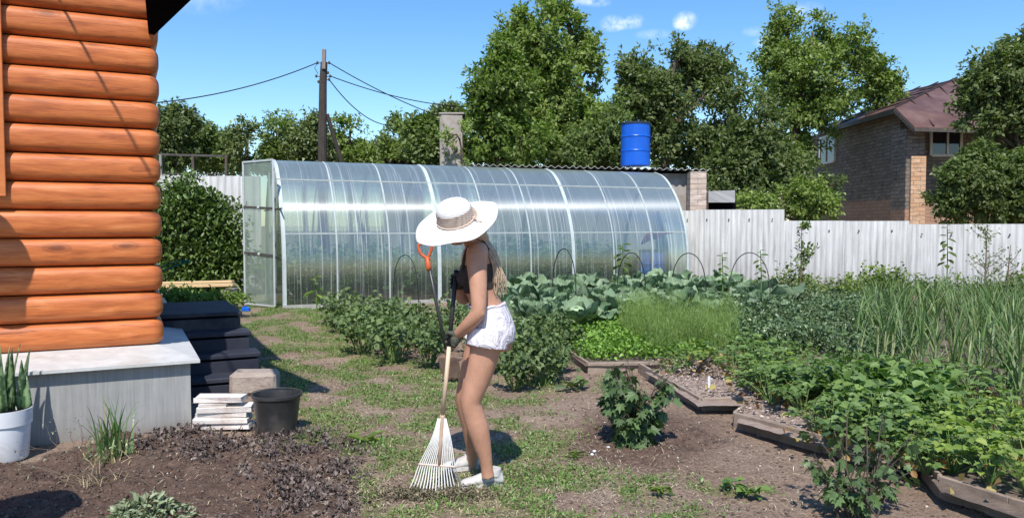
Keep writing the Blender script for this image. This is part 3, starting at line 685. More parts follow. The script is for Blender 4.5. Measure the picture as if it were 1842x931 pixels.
for i in (0,1,2,3): rib(min(max(i*sw,.05),GL-.05),.05 if i in(0,3) else .075,'edge_strip',vary('clear_strip',(.42,.47,.46),(.54,.59,.58),9,.3,.05) if i==0 else bpy.data.materials['clear_strip'],.024,.004)
for (y,z) in [(.0,.06),(.085,1.36),(.62,2.36),(1.3,2.72),(1.98,2.36),(2.515,1.36),(2.6,.06)]:
    MB().box((GL/2,y+.0,z-.012),(GL,.028,.028)).build('purlin',MWR,gh,rel=False)
# gable ends
def gable(x,nm):
    b=MB(); n=len(hp); A=[]
    for k in range(n): A.append([(x,hp[k][0],hp[k][1]),(x,2.6-hp[k][0],hp[k][1])])
    A=np.array(A); uv=np.stack([A[:,:,1],A[:,:,2]*.12],-1); b.grid(A,uv); return b.build(nm,MPC,gh,rel=False)
gable(GL-.01,'gable_sheet'); 
# near gable: fixed parts each side of the doorway
b=MB()
for (y0,y1) in ((.02,.88),(1.72,2.58)):
    A=[];m=6
    ys=np.linspace(y0,y1,m+1)
    zt=[np.interp(min(y,2.6-y),hp[:,0],hp[:,1])-.01 for y in ys]
    A=np.array([[(.012,y,.02) for y in ys],[(.012,y,z) for y,z in zip(ys,zt)]]); b.grid(A,np.stack([A[:,:,1],A[:,:,2]*.12],-1))
b.build('gable_sheet',MPC,gh,rel=False)
for y in (.88,1.72): MB().box((.012,y,1.28),(.03,.03,2.5)).build('door_post',MWR,gh,rel=False)
for z in (.9,1.8):
    for y0,y1 in ((.03,.88),(1.72,2.57)): MB().box((.012,(y0+y1)/2,z),(.025,abs(y1-y0),.025)).build('gable_rail',MDARKSTEEL,gh,rel=False)
# opened door leaf, as tall as the arch, swung towards the house
cz,sz=math.cos(gr),math.sin(gr)
def toG(P): P=np.asarray(P)-G0; return np.stack([P[...,0]*cz+P[...,1]*sz,-P[...,0]*sz+P[...,1]*cz,P[...,2]],-1)
Hg=at(494,550,14.0); Dg=at(441,549,14.55); Hg[2]=0;Dg[2]=0
hl,dl=toG(Hg),toG(Dg)
h2=hl+(0,0,.04); d2=dl+(0,0,.04); zt=2.68
b=MB(); A=np.array([[h2,d2],[h2+(0,0,zt-.04),d2+(0,0,zt-.04)]]); uv=np.array([[(0,.3),(.6,.3)],[(0,.75),(.6,.75)]])
MDOORPC=M('door_polycarbonate',(.5,.58,.54),.2); t=NT(MDOORPC); df=t.b; nn=t.noise(t.coord('Object',(3,3,.6)),1.6,5,.6); t.base(t.ramp(nn,[(.3,(.20,.26,.22)),(.7,(.33,.40,.35))])); tr=t.n('ShaderNodeBsdfTransparent',{0:(.75,.85,.78,1)}); mm=t.n('ShaderNodeMixShader',{0:.55}); t.l(tr.outputs[0],mm.inputs[1]); t.l(df.outputs[0],mm.inputs[2]); t.l(mm.outputs[0],t.out.inputs[0])
door=b.grid(A,uv).build('door',MDOORPC,gh,rel=False)
for p,q in ((hl,dl),): 
    MB().bar(d2,d2+(0,0,zt-.04),.035,.035).bar(h2,h2+(0,0,zt-.04),.03,.03).bar(h2+(0,0,zt-.05),d2+(0,0,zt-.05),.03,.03).bar(h2,d2,.03,.03).build('door_frame',MGALV,door,rel=False)
    for z in (1.80,.95): MB().bar(h2+(0,0,z-.04),d2+(0,0,z),.03,.045).build('door_rail',MDARKSTEEL,door,rel=False)
    for z in (1.8,.95): MB().ell((h2+d2)/2+(0,-.03,z-.02),(.03,.03,.03),n=8,m=6).build('door_bolt',MWR,door,rel=False)
# timber sill under the sheet
MB().box((GL/2,-.02,.02),(GL,.05,.10)).build('base_board',vary('grey_sill',(.3,.29,.27),(.42,.4,.38),5,.8,.3),gh,rel=False)
# things inside
def inG(x,y,z=0): return np.array([G0[0]+x*cz-y*sz,G0[1]+x*sz+y*cz,z])
p=inG(GL-.72,.42)
def barrel(p,R,H,mat,label,name='barrel'):
    prof=[(0,.02),(R*.93,.02),(R*.97,0),(R,.03),(R*.985,.06)]
    for k in range(1,20):
        z=H*k/20; rr=R*.985
        for zc in (.33,.66):
            d=abs(z/H-zc); rr+= R*.035*math.exp(-(d/.022)**2)
        prof.append((rr,z))
    for zc in (.31,.33,.35,.64,.66,.68): pass
    prof+=[(R*.985,H*.965),(R,H*.975),(R,H),(R*.95,H),(R*.94,H-.02),(0,H-.02)]
    bt=thing(name,label,'barrel',p)
    prof=sorted(set(prof[4:-6]),key=lambda a:a[1]); body=[(0,.0),(R*.96,0),(R*.985,.03)]
    zs=np.linspace(.04,H*.95,60)
    for z in zs:
        rr=R*.985+sum(R*.04*math.exp(-((z/H-zc)/.012)**2) for zc in (.34,.67)); body.append((rr,z))
    smoothby(MB().lathe(body,n=40).build('barrel_body',mat,bt,rel=False),40)
    MB().lathe([(R*.985,H*.95),(R*1.03,H*.955),(R*1.03,H*.995),(R*.96,H),(R*.95,H*.97),(0,H*.97)],n=40).build('barrel_rim',M('rim_'+mat.name,(.02,.03,.05),.4),bt,rel=False)
    return bt
barrel(p,.29,.95,MBLUEDK,'dull blue barrel standing inside the far end of the greenhouse')
q=inG(GL-.75,.60,1.16); a=np.linspace(-1,1,9); A=np.array([[inG(GL-1.05+.75*(i/8),.16+.07*j,1.30+.16*math.sin(i*.8+j)*.4-(.12*j if i<5 else -.02*j)) for i in range(9)] for j in range(4)])
A[:,:,2]=np.array([[1.34-.09*j*(1-i/9)-.02*math.sin(i*1.7) for i in range(9)] for j in range(4)]); 
o=MB().grid(A).solo('cloth',MPINK,'red pink cloth slung inside the greenhouse above the barrel','cloth',smooth=True); o.modifiers.new('s','SOLIDIFY').thickness=.006
# ================================================================ SHED WITH CORRUGATED ROOF, BARREL ON TOP
YS=20.5
shed=thing('shed','low shed with wavy cement roof behind the greenhouse','shed',at(1060,405,YS)*[1,1,0])
def roofwave(x0,y0,x1,y1,Y,dep,name,mat,zoff=0):
    a=at(x0,y0,Y); c=at(x1,y1,Y); L=np.linalg.norm(c-a); s=np.linspace(0,L,int(L/.018)); d=(c-a)/L
    off=.028*np.sin(s/.19*2*PI); up=np.array([0,0,1]); P=a+d*s[:,None]+up*off[:,None]; bk=np.array([0,dep,-.18])
    bb=MB(); bb.grid(np.array([P-up*.012,P,P+bk,P+bk-up*.012]),np.array([np.stack([s,np.full_like(s,z)],1) for z in (0.2,.25,1.2,1.25)])); return bb.build(name,mat,shed,smooth=True)
roofwave(845,296,1278,305,YS,2.6,'roof_sheet',MSLATE)
b=MB(); a=at(860,305,YS+.25); c=at(1262,311,YS+.25); b.box(((a[0]+c[0])/2,YS+1.3,a[2]/2-.05),(c[0]-a[0],2.0,a[2]-.1)); b.build('wall',MCONC,shed)
p0=at(1241,340,YS-.15); p1=at(1270,340,YS-.15); MB().box(((p0[0]+p1[0])/2,YS,at(1250,309,YS)[2]/2),(p1[0]-p0[0],.4,at(1250,309,YS)[2]-.02)).build('brick_pillar',MBRICKW,shed)
p=at(1144,297,YS+.45); barrel((p[0],YS+.55,p[2]-.02),26.5*YS/1400*1.02,79*YS/1400,MBLUEPL,'bright blue barrel standing on the wavy shed roof')
lean=thing('lean_to','low lean-to with wavy grey sheet over a dark opening, right of brick pillar','shed',at(1300,405,21.5)*[1,1,0])
a=at(1270,344,21.5);c=at(1322,342,21.5); up=at(1262,316,22.8)
bb=MB(); bb.grid(np.array([[a,c],[at(1268,364,21.0),at(1322,364,21.0)]])); bb.build('roof_sheet',MSLATE2,lean)
bb=MB().box(((a[0]+c[0])/2,21.9,1.07),(c[0]-a[0]+.1,.6,2.14)); bb.build('opening',MDARKROOF,lean)  # near-black solid box stands in for the shade inside
MB().bar(at(1272,364,21.0)*[1,1,0],at(1272,345,21.0),.06,.06).build('post',MBARK,lean)
# small dark wavy roof pieces left of it
sr=thing('sheet_roof','dark wavy sheet roof edge peeking over the greenhouse left of centre','roof',at(730,300,21)*[1,1,0])
a=at(690,287,21);c=at(745,292,21);L=np.linalg.norm(c-a);s=np.linspace(0,L,80);d=(c-a)/L;P=a+d*s[:,None]+np.array([0,0,1])*(.05*np.sin(s/.22*2*PI))[:,None]
MB().grid(np.array([P,P+np.array([0,1.5,-.3])])).build('roof_sheet',MDARKSTEEL,sr,smooth=True)
MB().box((np.array(a)+np.array(c))/2*[1,1,.5]+[0,.7,-.1],(L*.95,1.2,a[2]-.15)).build('wall',MCONC,sr)
# concrete ruin
cb=MB(); c=at(815,208,22.5); zt=c[2]; cb.box((c[0]-.02,22.5,zt/2),(.66,.6,zt),bev=.03); V=cb.V[0]; V+=rng.normal(0,.012,V.shape)
cb.box((c[0]-.02,22.5,zt+.02),(.72,.66,.05),bev=.01); cb.solo('concrete_pillar',MCONC,'stained concrete chimney block standing behind the greenhouse among leaves','pillar')
# ================================================================ UTILITY POLE AND WIRES
YP=21.0
base=at(580,300,YP); pole=thing('utility_pole','dark weathered wooden utility pole with a diagonal brace','pole',(base[0],YP,0))
top=at(583,89,YP); b0=np.array([at(580,300,YP)[0]-.03,YP,0])
MB().tube([b0,at(580,250,YP),at(581,150,YP),at(583,112,YP)],[.13,.115,.10,.09],10).build('pole_shaft',MPOLE,pole)
MB().bar(at(582.5,125,YP-.10),at(583,89,YP-.06),.10,.08,bev=.01).build('pole_tip',vary('grey_tip',(.16,.13,.12),(.25,.2,.18),8,.9,.4,20,(5,5,1)),pole)
e=at(617,300,YP+.3); s0=at(588,205,YP+.02); dd=(e-s0); MB().tube([s0,s0+dd*(s0[2]/(s0[2]-e[2]))],[.055,.075],8).build('brace',MPOLE,pole)
for (px,py) in [(571,113),(592,113),(569,137),(594,137),(592,143),(590,131),(573,147)]:
    p=at(px,py,YP); q=at(583,py+2,YP)
    MB().tube([q,p],.012,6).ell(p,(.035,.035,.045),n=8,m=6).build('insulator',MDARKSTEEL,pole)
MB().tube([at(571,113,YP),at(566,122,YP-.05),at(572,133,YP)],.008,6).build('jumper_wire',MWIRE,pole)
def wire(a,b_,sag,label,name='overhead_wire',r=.014):
    a=np.array(a);b_=np.array(b_); u=np.linspace(0,1,24)[:,None]; P=a+(b_-a)*u; P[:,2]-=(4*sag*u*(1-u))[:,0]
    MB().tube(P,r,5).solo(name,MWIRE,label,'wire')
wire(at(571,113,YP),at(200,190,17.0),.24,'overhead wire running from the pole left to the log house')
wire(at(592,113,YP),at(798,212,22.3),.10,'overhead wire sloping from pole top down to the concrete block')
wire(at(594,137,YP),at(850,193,25.0),.18,'overhead wire running from pole right into the tall tree')
wire(at(592,143,YP),at(705,226,24.0),.30,'lowest overhead wire dropping steeply right behind the low trees')
# service cable that shades the log wall, above the picture
def onwall(px,py):
    r=ray(px,py); nv=np.array([Nn[0],Nn[1]]); t=(nv@(CO+Nn*.06))/(r.x*nv[0]+r.y*nv[1]); return np.array([r.x*t,r.y*t,CH+r.z*t])
sv=-np.array(SUN_TRAVEL); A=onwall(95,-25)+sv*1.2; B_=onwall(288,345)+sv*3.4; B2=B_+(B_-A)*.5
MB().tube([A-(B_-A)*.15,A,(A+B_)/2,B_,B2],.011,6).solo('service_cable',MWIRE,'black service cable strung above the log wall, out of the picture','cable')
# ================================================================ BRICK HOUSE
bh=thing('brick_house','old two storey brick house with rusty hipped metal roof beyond the fence','house',at(1616,405,29)*[1,1,0])
YC=29.5
cx=at(1618,300,YC)[0]; zc=at(1616,196,YC)[2]
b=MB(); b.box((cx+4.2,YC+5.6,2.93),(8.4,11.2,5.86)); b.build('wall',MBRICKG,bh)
# front projecting bay with pillars
P0=at(1628,300,28.3); zt=at(1645,230,28.2)[2]
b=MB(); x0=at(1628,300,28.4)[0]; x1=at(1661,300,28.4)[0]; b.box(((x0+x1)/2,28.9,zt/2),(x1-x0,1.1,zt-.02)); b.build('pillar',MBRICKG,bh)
zl=at(1640,281,28.3)[2]; b=MB(); xa=at(1637,300,28.3)[0]; b.box(((xa+x1)/2+.02,28.32,zl/2),(x1-xa,.14,zl)); b.build('pillar_sunlit_part',MBRICKP,bh)  # orange slab puts the sunlight on the lower pillar into colour
xr0=at(1797,300,28.3)[0];xr1=at(1812,300,28.3)[0]; MB().box(((xr0+xr1)/2,28.5,zt/2),(xr1-xr0,.5,zt-.02)).build('pillar',MBRICKP,bh)
xq=at(1668,300,29.0)[0]; xw=at(1800,300,29.0)[0]
# roof
R1=at(1722,141,33.5);R2=at(1611,194,28.7);R3=at(1645,228,27.7);R4=at(1900,234,27.7);R5=at(1472,236,37.3);R6=at(1625,165,38.0);R8=at(1536,211,38.5);R7=at(1900,150,33.5)
th=np.array([0,0,-.10])
roof=MB()
for f in ([R1,R2,R3,R4,R7],[R1,R6,R8,R5,R2]):
    V=list(f)+[x+th for x in f]; n=len(f); roof.add(V,[tuple(range(n)),tuple(range(n,2*n))[::-1]]+[(i,i+n,(i+1)%n+n,(i+1)%n) for i in range(n)])
ro=roof.build('roof',MRUST,bh)
def seam(a,c): MB().bar(np.array(a)+[0,0,.05],np.array(c)+[0,0,.05],.05,.05).build('roof_seam',MSEAMR,ro)
seam(R1,R2)
for k in (.22,.45,.68,.9): a=R2+(R1-R2)*k; seam(a,R3+(R4-R3)*(k*.62)*1.0)
for k in (.15,.32,.5,.68,.85): seam(R2+(R1-R2)*k,R5+(R6-R5)*k)
for k in (.33,.66): seam(R2+(R5-R2)*k,R1+(R6-R1)*k)
# fascia boards
MB().bar(R3+[0,.02,-.10],R4+[0,.02,-.10],.05,.12).build('fascia',MDARKSTEEL,ro); MB().bar(R2+[0,.03,-.12],R3+[0,.03,-.12],.05,.12).build('fascia',MDARKSTEEL,ro); MB().bar(R2+[0,.05,-.12],R5+[0,0,-.12],.05,.16).build('fascia',MDARKSTEEL,ro)
def win(c,wd,ht,ax,nm='window'):
    """ax 'x': faces -Y ; 'y': faces -X"""
    def bx(m,u,z,su,sz,dp,push): 
        if ax=='x': m.box((c[0]+u,c[1]-push,c[2]+z),(su,dp,sz))
        else: m.box((c[0]-push,c[1]+u,c[2]+z),(dp,su,sz))
        return m
    f=MB(); t_=.09
    bx(f,-wd/2,0,t_,ht,.1,.02); bx(f,wd/2,0,t_,ht,.1,.02); bx(f,0,ht/2,wd-t_,t_,.1,.023); bx(f,0,-ht/2,wd-t_,t_,.1,.023); bx(f,wd*.05,0,t_*.8,ht-t_,.08,.026)
    fo=f.build(nm,MWINFRAME,bh); bx(MB(),0,0,wd,ht,.04,.005).build('pane',MGLASSDK,fo)
yw0=None
# left window on the side wall (x = cx)
def onX(px,py,X):
    r=ray(px,py); t=X/r.x; return np.array([X,r.y*t,CH+r.z*t])
a=onX(1476,270,cx-.02); c=onX(1503,268,cx-.02); zt_=onX(1489,246,cx)[2]; zb_=onX(1489,293,cx)[2]
win((cx-.03,(a[1]+c[1])/2,(zt_+zb_)/2),abs(a[1]-c[1]),zt_-zb_,'y')
a=at(1673,258,YC); c=at(1727,258,YC); win(((a[0]+c[0])/2,YC-.03,at(1700,257,YC)[2]),c[0]-a[0],abs(at(1700,235,YC)[2]-at(1700,281,YC)[2]),'x')
a=at(1815,258,YC); c=at(1832,258,YC); win(((a[0]+c[0])/2,YC-.03,at(1700,257,YC)[2]),c[0]-a[0]+.4,1.0,'x')
# ================================================================ TREES
GA=[(.10,.135,.04),(.13,.17,.052),(.17,.215,.072),(.11,.15,.048)]
GL_=[(.12,.18,.036),(.16,.225,.048),(.20,.26,.06),(.12,.18,.045)]
GD=[(.095,.125,.045),(.125,.158,.056),(.165,.20,.075),(.105,.135,.05)]
GM=[(.125,.17,.042),(.16,.21,.054),(.205,.255,.072),(.135,.18,.048)]
MT={k:leafmat('foliage_'+k,c,.45,.36,spec=.3,nscale=.55,lift=.84) for k,c in (('mid',GM),('light',GL_),('dark',GD),('deep',GA))}
MPOP=leafmat('foliage_yellowish',[(.09,.12,.035),(.12,.155,.045),(.15,.18,.06),(.08,.11,.035)],.45,.2)
def tree(name,label,lobes,D,mat,nclump,nl0=24,ls=.10,sg=.17,seed=0,trunk=.14,group=None,tpx=None,limbs=True):
    nl=int(nl0*1.4); r=np.random.default_rng(seed); K=D/1400; Cc=[];Rr=[];Wt=[]
    for i,(cx,cy,rx,ry) in enumerate(lobes):
        p=at(cx,cy,D+r.uniform(-.5,.5)*rx*K*.8); Cc.append(p); Rr.append((rx*K,.5*(rx+ry)*K*.95,ry*K)); Wt.append((rx*ry)**.85)
    Cc=np.array(Cc);Rr=np.array(Rr);Wt=np.array(Wt);Wt/=Wt.sum()
    base=np.array([at(tpx,300,D)[0] if tpx else Cc[0][0],D,0.])
    root=thing(name,label,'tree',base,group=group)
    k=r.choice(len(Cc),nclump,p=Wt); d=rdir(nclump,r); rr=r.uniform(0,1,nclump)**.42*(1+.09*r.normal(size=nclump)); sh_=r.uniform(0,1,nclump)<.07; rr=np.where(sh_,r.uniform(1.0,1.28,nclump),rr)
    ctr=Cc[k]+d*Rr[k]*rr[:,None]
    # gaps: drop clumps where a coarse noise is low
    q=ctr*1.5/ max(.6,K*50); nz=fbm(q[:,0]+q[:,1]*.7,q[:,2]*1.0-q[:,1]*.4,seed+50,3); keep=nz>np.where(rr>.55,.47,.40); ctr=ctr[keep]; d=d[keep]; n=len(ctr)
    ctr[:,2]=np.maximum(ctr[:,2],.3)
    # twig sprays: leaves sit along short twigs pointing out and up
    out=unit(d+np.array([0,0,.45])+r.normal(0,.45,(n,3)))
    tl=r.uniform(.8,2.6,n)*sg
    u=r.uniform(0,1,(n,nl)); P=ctr[:,None,:]+out[:,None,:]*(u*tl[:,None])[:,:,None]+r.normal(0,1,(n,nl,3))*(sg*.62*(1.15-.6*u))[:,:,None]
    P=P.reshape(-1,3); D_=unit(np.repeat(out,nl,0)*.7+r.normal(0,.75,(n*nl,3))+np.array([0,0,-.25]))
    L=r.uniform(.6,1.5,n*nl)*ls*1.22; V,F,uv=leaves(P,D_,L,L*.50,T_DIA,up=unit(rdir(n*nl,r)*.8+np.repeat(d,nl,0)*.5+np.array([0,-.15,.65])),r=r)
    me=newmesh('crown',V-base,F,mat); link('crown',me,root)
    tb=MB(); hi=Cc[:,2].max(); tt=np.array([base[0],base[1],0]); c0=Cc[np.argsort(Cc[:,2])[len(Cc)//2]]
    mid=np.array([base[0]*.6+c0[0]*.4,D,c0[2]*.55]); topp=Cc[np.argmax(Cc[:,2])]
    tb.tube(cr([tt,mid,c0*.6+topp*.4,topp],4),np.interp(np.arange(13),[0,4,12],[trunk,trunk*.7,.025]),8)
    if limbs:
        for i,c in enumerate(Cc):
            st=mid+(topp-mid)*min(.8,max(0,(c[2]-mid[2])/(topp[2]-mid[2]+.01))*.45); m2=(st+c)/2+r.normal(0,.15,3); tb.tube(cr([st,m2,c],3),np.linspace(trunk*.42,.02,7),6)
        for j in r.choice(n,min(n,70),replace=False):
            i=np.argmin(np.linalg.norm(Cc-ctr[j],axis=1)); m2=(Cc[i]+ctr[j])/2+r.normal(0,.1,3); tb.tube([Cc[i],m2,ctr[j]],[.022,.014,.006],5,cap=False)
    tb.build('trunk',MBARK,root); return root
tree('deciduous_tree','tallest tree, dark green with a peaked crown above the greenhouse middle',[(990,70,48,66),(936,85,36,58),(1000,175,92,85),(1062,110,16,42),(1068,240,58,70),(940,190,75,75),(985,275,110,35),(950,52,9,32),(998,24,10,32),(1030,55,10,34),(1046,90,9,28),(922,50,9,30),(1075,150,10,30)],25,MT['mid'],1750,26,.115,.18,11,.2,tpx=985)
tree('deciduous_tree','yellow green tree crown at the left foot of the tallest tree',[(885,170,36,60),(880,250,48,50),(935,255,60,48),(862,225,24,60),(925,150,30,35),(905,105,16,30)],22.5,MT['light'],760,26,.105,.17,12,.12,tpx=905)
tree('deciduous_tree','broad dark green tree behind the blue barrel',[(1225,175,98,78),(1262,120,42,30),(1240,108,14,25),(1148,165,34,48),(1310,215,42,80),(1200,260,105,45),(1130,118,9,20),(1262,98,8,22),(1222,100,8,18),(1290,140,10,22),(1180,130,9,20),(1275,270,60,45)],27.5,MT['dark'],1650,26,.12,.19,13,.2,tpx=1210)
tree('deciduous_tree','low bushy tree between the tallest tree and the blue barrel',[(1075,262,52,34),(1040,280,50,22),(1105,240,35,40),(1095,285,50,18)],22.5,MT['deep'],460,24,.10,.16,14,.1,tpx=1070)
tree('deciduous_tree','bright green tall tree left of the brick house',[(1440,95,58,50),(1412,62,26,38),(1463,58,20,26),(1520,105,50,46),(1560,150,44,40),(1440,170,82,55),(1402,132,34,60),(1590,165,22,30),(1402,250,44,62),(1440,215,52,44),(1432,262,26,42),(1422,310,30,30),(1398,52,9,30),(1426,40,9,26),(1465,46,9,30),(1486,78,10,25),(1550,118,12,25),(1600,150,8,22),(1490,180,45,30)],33,MT['mid'],1500,26,.135,.22,15,.2,tpx=1450)
tree('deciduous_tree','olive tree with drooping sprays between the barrel tree and brick house',[(1380,245,32,52),(1350,300,50,48),(1388,320,46,50),(1330,265,30,36),(1300,330,40,22),(1370,360,60,25)],24,MT['dark'],900,26,.11,.18,16,.12,tpx=1375)
tree('shrub_tree','low bright shrub under the brick house left corner',[(1440,362,52,30),(1405,372,40,20),(1478,372,26,18),(1345,372,30,14)],22,MT['mid'],330,24,.09,.15,17,.06,tpx=1440)
tree('shrub_tree','pale leafy boughs against the left part of the brick wall',[(1452,326,30,14),(1492,334,22,7),(1440,300,20,20)],24.5,MT['dark'],70,24,.09,.15,27,.06,tpx=1455)
tree('deciduous_tree','dark leafy tree at the right edge in front of the brick house',[(1812,135,56,45),(1762,172,38,36),(1825,210,60,52),(1850,110,40,50),(1785,235,50,38),(1866,200,60,90),(1825,270,50,40),(1742,205,12,14)],23,MT['dark'],1450,26,.115,.17,18,.18,tpx=1815)
tree('shrub_tree','large grey green shrub behind the fence right of the brick pillar',[(1755,332,50,42),(1722,366,32,30),(1790,350,60,48),(1840,340,50,60),(1765,292,22,20),(1732,312,16,16)],21.5,MT['deep'],1000,26,.095,.15,19,.08,tpx=1760)
far=[((318,240,34,34),(300,275,45,30),'dark'),((355,262,30,28),(340,290,40,20),'deep'),((400,262,30,24),(395,290,40,20),'dark'),((448,262,28,28),(455,288,36,16),'light'),((505,258,34,34),(500,285,40,18),'mid'),
     ((550,250,30,34),(556,280,34,20),'light'),((632,262,32,34),(628,285,40,18),'mid'),((662,285,30,14),(690,280,20,12),'dark'),((722,255,30,30),(735,280,40,22),'mid'),((762,262,26,34),(770,285,36,18),'deep'),((806,218,18,14),(800,262,20,24),'dark'),((592,275,30,22),(580,290,30,10),'mid')]
fl_=['dark far tree beside the log house edge','second far tree from the log house, above the railing','third far tree, behind the railing right end','yellowish far tree just left above the greenhouse door','rounded far tree left of the utility pole','far tree touching the left side of the utility pole','far tree just right of the utility pole brace','low far tree in the dip right of the pole','rounded far tree left of the concrete block','far tree directly left of concrete block','far tree top peeking above the concrete block','low far tree directly behind the utility pole']
for i,(l1,l2,m_) in enumerate(far):
    cx,cy,rx,ry=l1; sp=[(cx-rx*.4,cy-ry*.75,rx*.22,ry*.5),(cx+rx*.45,cy-ry*.8,rx*.18,ry*.45)]
    tree('far_tree',fl_[i],[l1,l2]+sp,29+((i*37)%5)*.8 if i!=9 else 24,MT[m_] if m_!='light' else MPOP,330,22,.12,.2,30+i,.1,'row of trees beyond the back fence',limbs=False)
for i,(x,y0,lab) in enumerate([(497,195,'thin pointed poplar rising above the far tree row'),(441,232,'short pointed poplar left end of the far tree row'),(690,230,'small dark conical tree right of the utility pole'),(548,205,'thin shoots rising left of the utility pole')]):
    tree('far_tree',lab,[(x,y0+14,3,16),(x+1,y0+40,6,26),(x,y0+70,10,26)],33,MPOP if i<1 else MT['dark'],80,20,.10,.10,60+i,.06,'row of trees beyond the back fence',limbs=False)
tree('climbing_bush','leafy climber over the lower part of the concrete block','bush' and [(840,250,10,26),(800,286,26,12),(843,275,14,20),(806,250,10,18)],21.8,MT['mid'],150,22,.08,.12,81,.04,limbs=False)
# vine covered bush on the left fence
def bush(name,label,cat_,lobes,Y,mat,ncl,nl,ls,sg,seed,T=T_OV2,wf=.5,kind=None,group=None):
    r=np.random.default_rng(seed); K=Y/1400; Cc=[];Rr=[];Wt=[]
    for (cx,cy,rx,ry) in lobes: p=at(cx,cy,Y+r.uniform(-.2,.2)*rx*K); Cc.append(p);Rr.append((rx*K,rx*K*.6,ry*K));Wt.append(rx*ry)
    Cc=np.array(Cc);Rr=np.array(Rr);Wt=np.array(Wt,float);Wt/=Wt.sum(); base=np.array([Cc[:,0].mean(),Y,0.])
    root=thing(name,label,cat_,base,group=group); k=r.choice(len(Cc),ncl,p=Wt); d=rdir(ncl,r); rr=r.uniform(0,1,ncl)**.35*(1+.08*r.normal(size=ncl)); ctr=Cc[k]+d*Rr[k]*rr[:,None]
    ctr[:,2]=np.maximum(ctr[:,2],.04)
    P=(ctr[:,None,:]+r.normal(0,sg,(ncl,nl,3))); P[...,2]=np.maximum(P[...,2],.02); P=P.reshape(-1,3); D_=unit(np.repeat(d,nl,0)*.6+r.normal(0,.6,(ncl*nl,3))+[0,0,.0]); L=r.uniform(.65,1.3,ncl*nl)*ls
    V,F,uv=leaves(P,D_,L,L*wf,T,r=r); link('leaves',newmesh('leaves',V-base,F,mat,uv),root)
    sb=MB()
    for j in r.choice(ncl,min(ncl,24),replace=False): sb.tube([base+[r.normal(0,.12),r.normal(0,.08),0],(base+ctr[j])/2+r.normal(0,.05,3)+[0,0,.08],ctr[j]],[.012,.009,.004],5,cap=False)
    sb.build('stems',MTWIG,root); return root
MVINE=leafmat('vine_leaf',[(.12,.19,.045),(.16,.24,.06),(.21,.30,.08),(.09,.14,.04)],.4,.22)
bush('climbing_bush','tall leafy climbing bush covering the left fence beside the greenhouse','bush',[(330,400,62,62),(385,420,55,70),(300,440,50,70),(350,470,80,55),(395,480,45,50),(330,345,35,22)],16.6,MVINE,950,20,.115,.11,71)
bush('weed_patch','pale green weeds at the foot of the climbing bush','weeds',[(330,535,60,12),(400,537,50,10),(300,536,40,12)],12.6,MT['light'],240,9,.07,.05,72)
# ================================================================ RAISED BEDS
def bed(label,boards,h=.13,t_=.026,name='garden_bed'):
    a=gnd(*boards[0][0]); root=thing(name,label,'garden bed',(a[0],a[1],0))
    for (p,q) in boards:
        a=gnd(*p);c=gnd(*q); a[2]=c[2]=h/2-.01; MB().bar(a,c,t_,h,bev=.004).build('board',MBOARD,root)
    return root
bed('raised board bed of young greens and feathery dill behind the woman',[((1057,672),(1272,668)),((1057,670),(968,610)),((1275,667),(1345,660))],.125)
bed('small raised bed with wood chip mulch and a white plant marker',[((1262,741),(1358,737)),((1260,739),(1196,700)),((1196,700),(1150,672))],.125)
bed('long raised bed of strawberry plants, its front board running diagonally',[((1321,768),(1478,812)),((1480,811),(1600,850)),((1321,767),(1345,748))],.125)
bed('nearest raised bed at lower right with bright strawberry plants',[((1690,896),(1815,938)),((1815,938),(1960,985)),((1690,894),(1660,858))],.14)
bed('raised bed edge between the dill and the potato patch',[((1315,640),(1418,668)),((1420,667),(1490,664))],.14)
bed('low board edging in front of the garlic rows',[((1556,703),(1632,722)),((1632,722),(1860,790))],.09)
bed('raised bed edge in front of the cabbages',[((970,612),(1140,606)),((1300,612),(1340,610)),((915,620),(970,612))],.13)
def surf(name,poly,mat,z=.10,kind='stuff'):
    P=np.array([gnd(*p,z) for p in poly]); ctr=P.mean(0); n=28
    # fan grid filled with small undulations
    rows=[]
    for k in range(n):
        f=k/(n-1); ring=[]
        m=len(P)
        for i in range(m):
            for s in np.linspace(0,1,10,endpoint=False): ring.append(ctr+(P[i]*(1-s)+P[(i+1)%m]*s-ctr)*f)
        ring.append(ring[0]); rows.append(ring)
    G=np.array(rows); G[...,2]+=(fbm(G[...,0]*11,G[...,1]*11,31)-.5)*.05*(np.linspace(1,.3,n)[:,None])
    return tag(MB().grid(G).build(name,mat,smooth=True),kind=kind)
MSOIL=vary('bed_soil',(.10,.072,.058),(.20,.15,.12),9,.95,.8,50,bd=.02)
MMULCH=vary('wood_chips',(.26,.19,.155),(.38,.30,.25),30,.9,.9,60,bd=.02,dirt=(.20,.13,.10))
o=surf('bed_soil',[(1053,658),(1272,655),(1345,640),(1330,596),(1150,592),(985,606)],MSOIL,.085)
surf('bed_mulch',[(1256,730),(1352,728),(1352,690),(1200,672),(1160,668),(1200,692)],MMULCH,.09)
surf('bed_soil',[(1325,758),(1480,802),(1690,858),(1842,880),(1760,740),(1560,690),(1372,664),(1352,720)],MMULCH,.085)
surf('bed_soil',[(1693,884),(1815,925),(1990,975),(1990,840),(1660,770),(1655,835)],MSOIL,.095)
surf('bed_soil',[(1322,630),(1490,655),(1556,690),(1632,706),(1900,740),(1990,600),(1700,550),(1340,560)],MSOIL,.06)
surf('bed_soil',[(965,604),(1330,600),(1480,575),(1400,545),(880,560),(900,606)],MSOIL,.06)
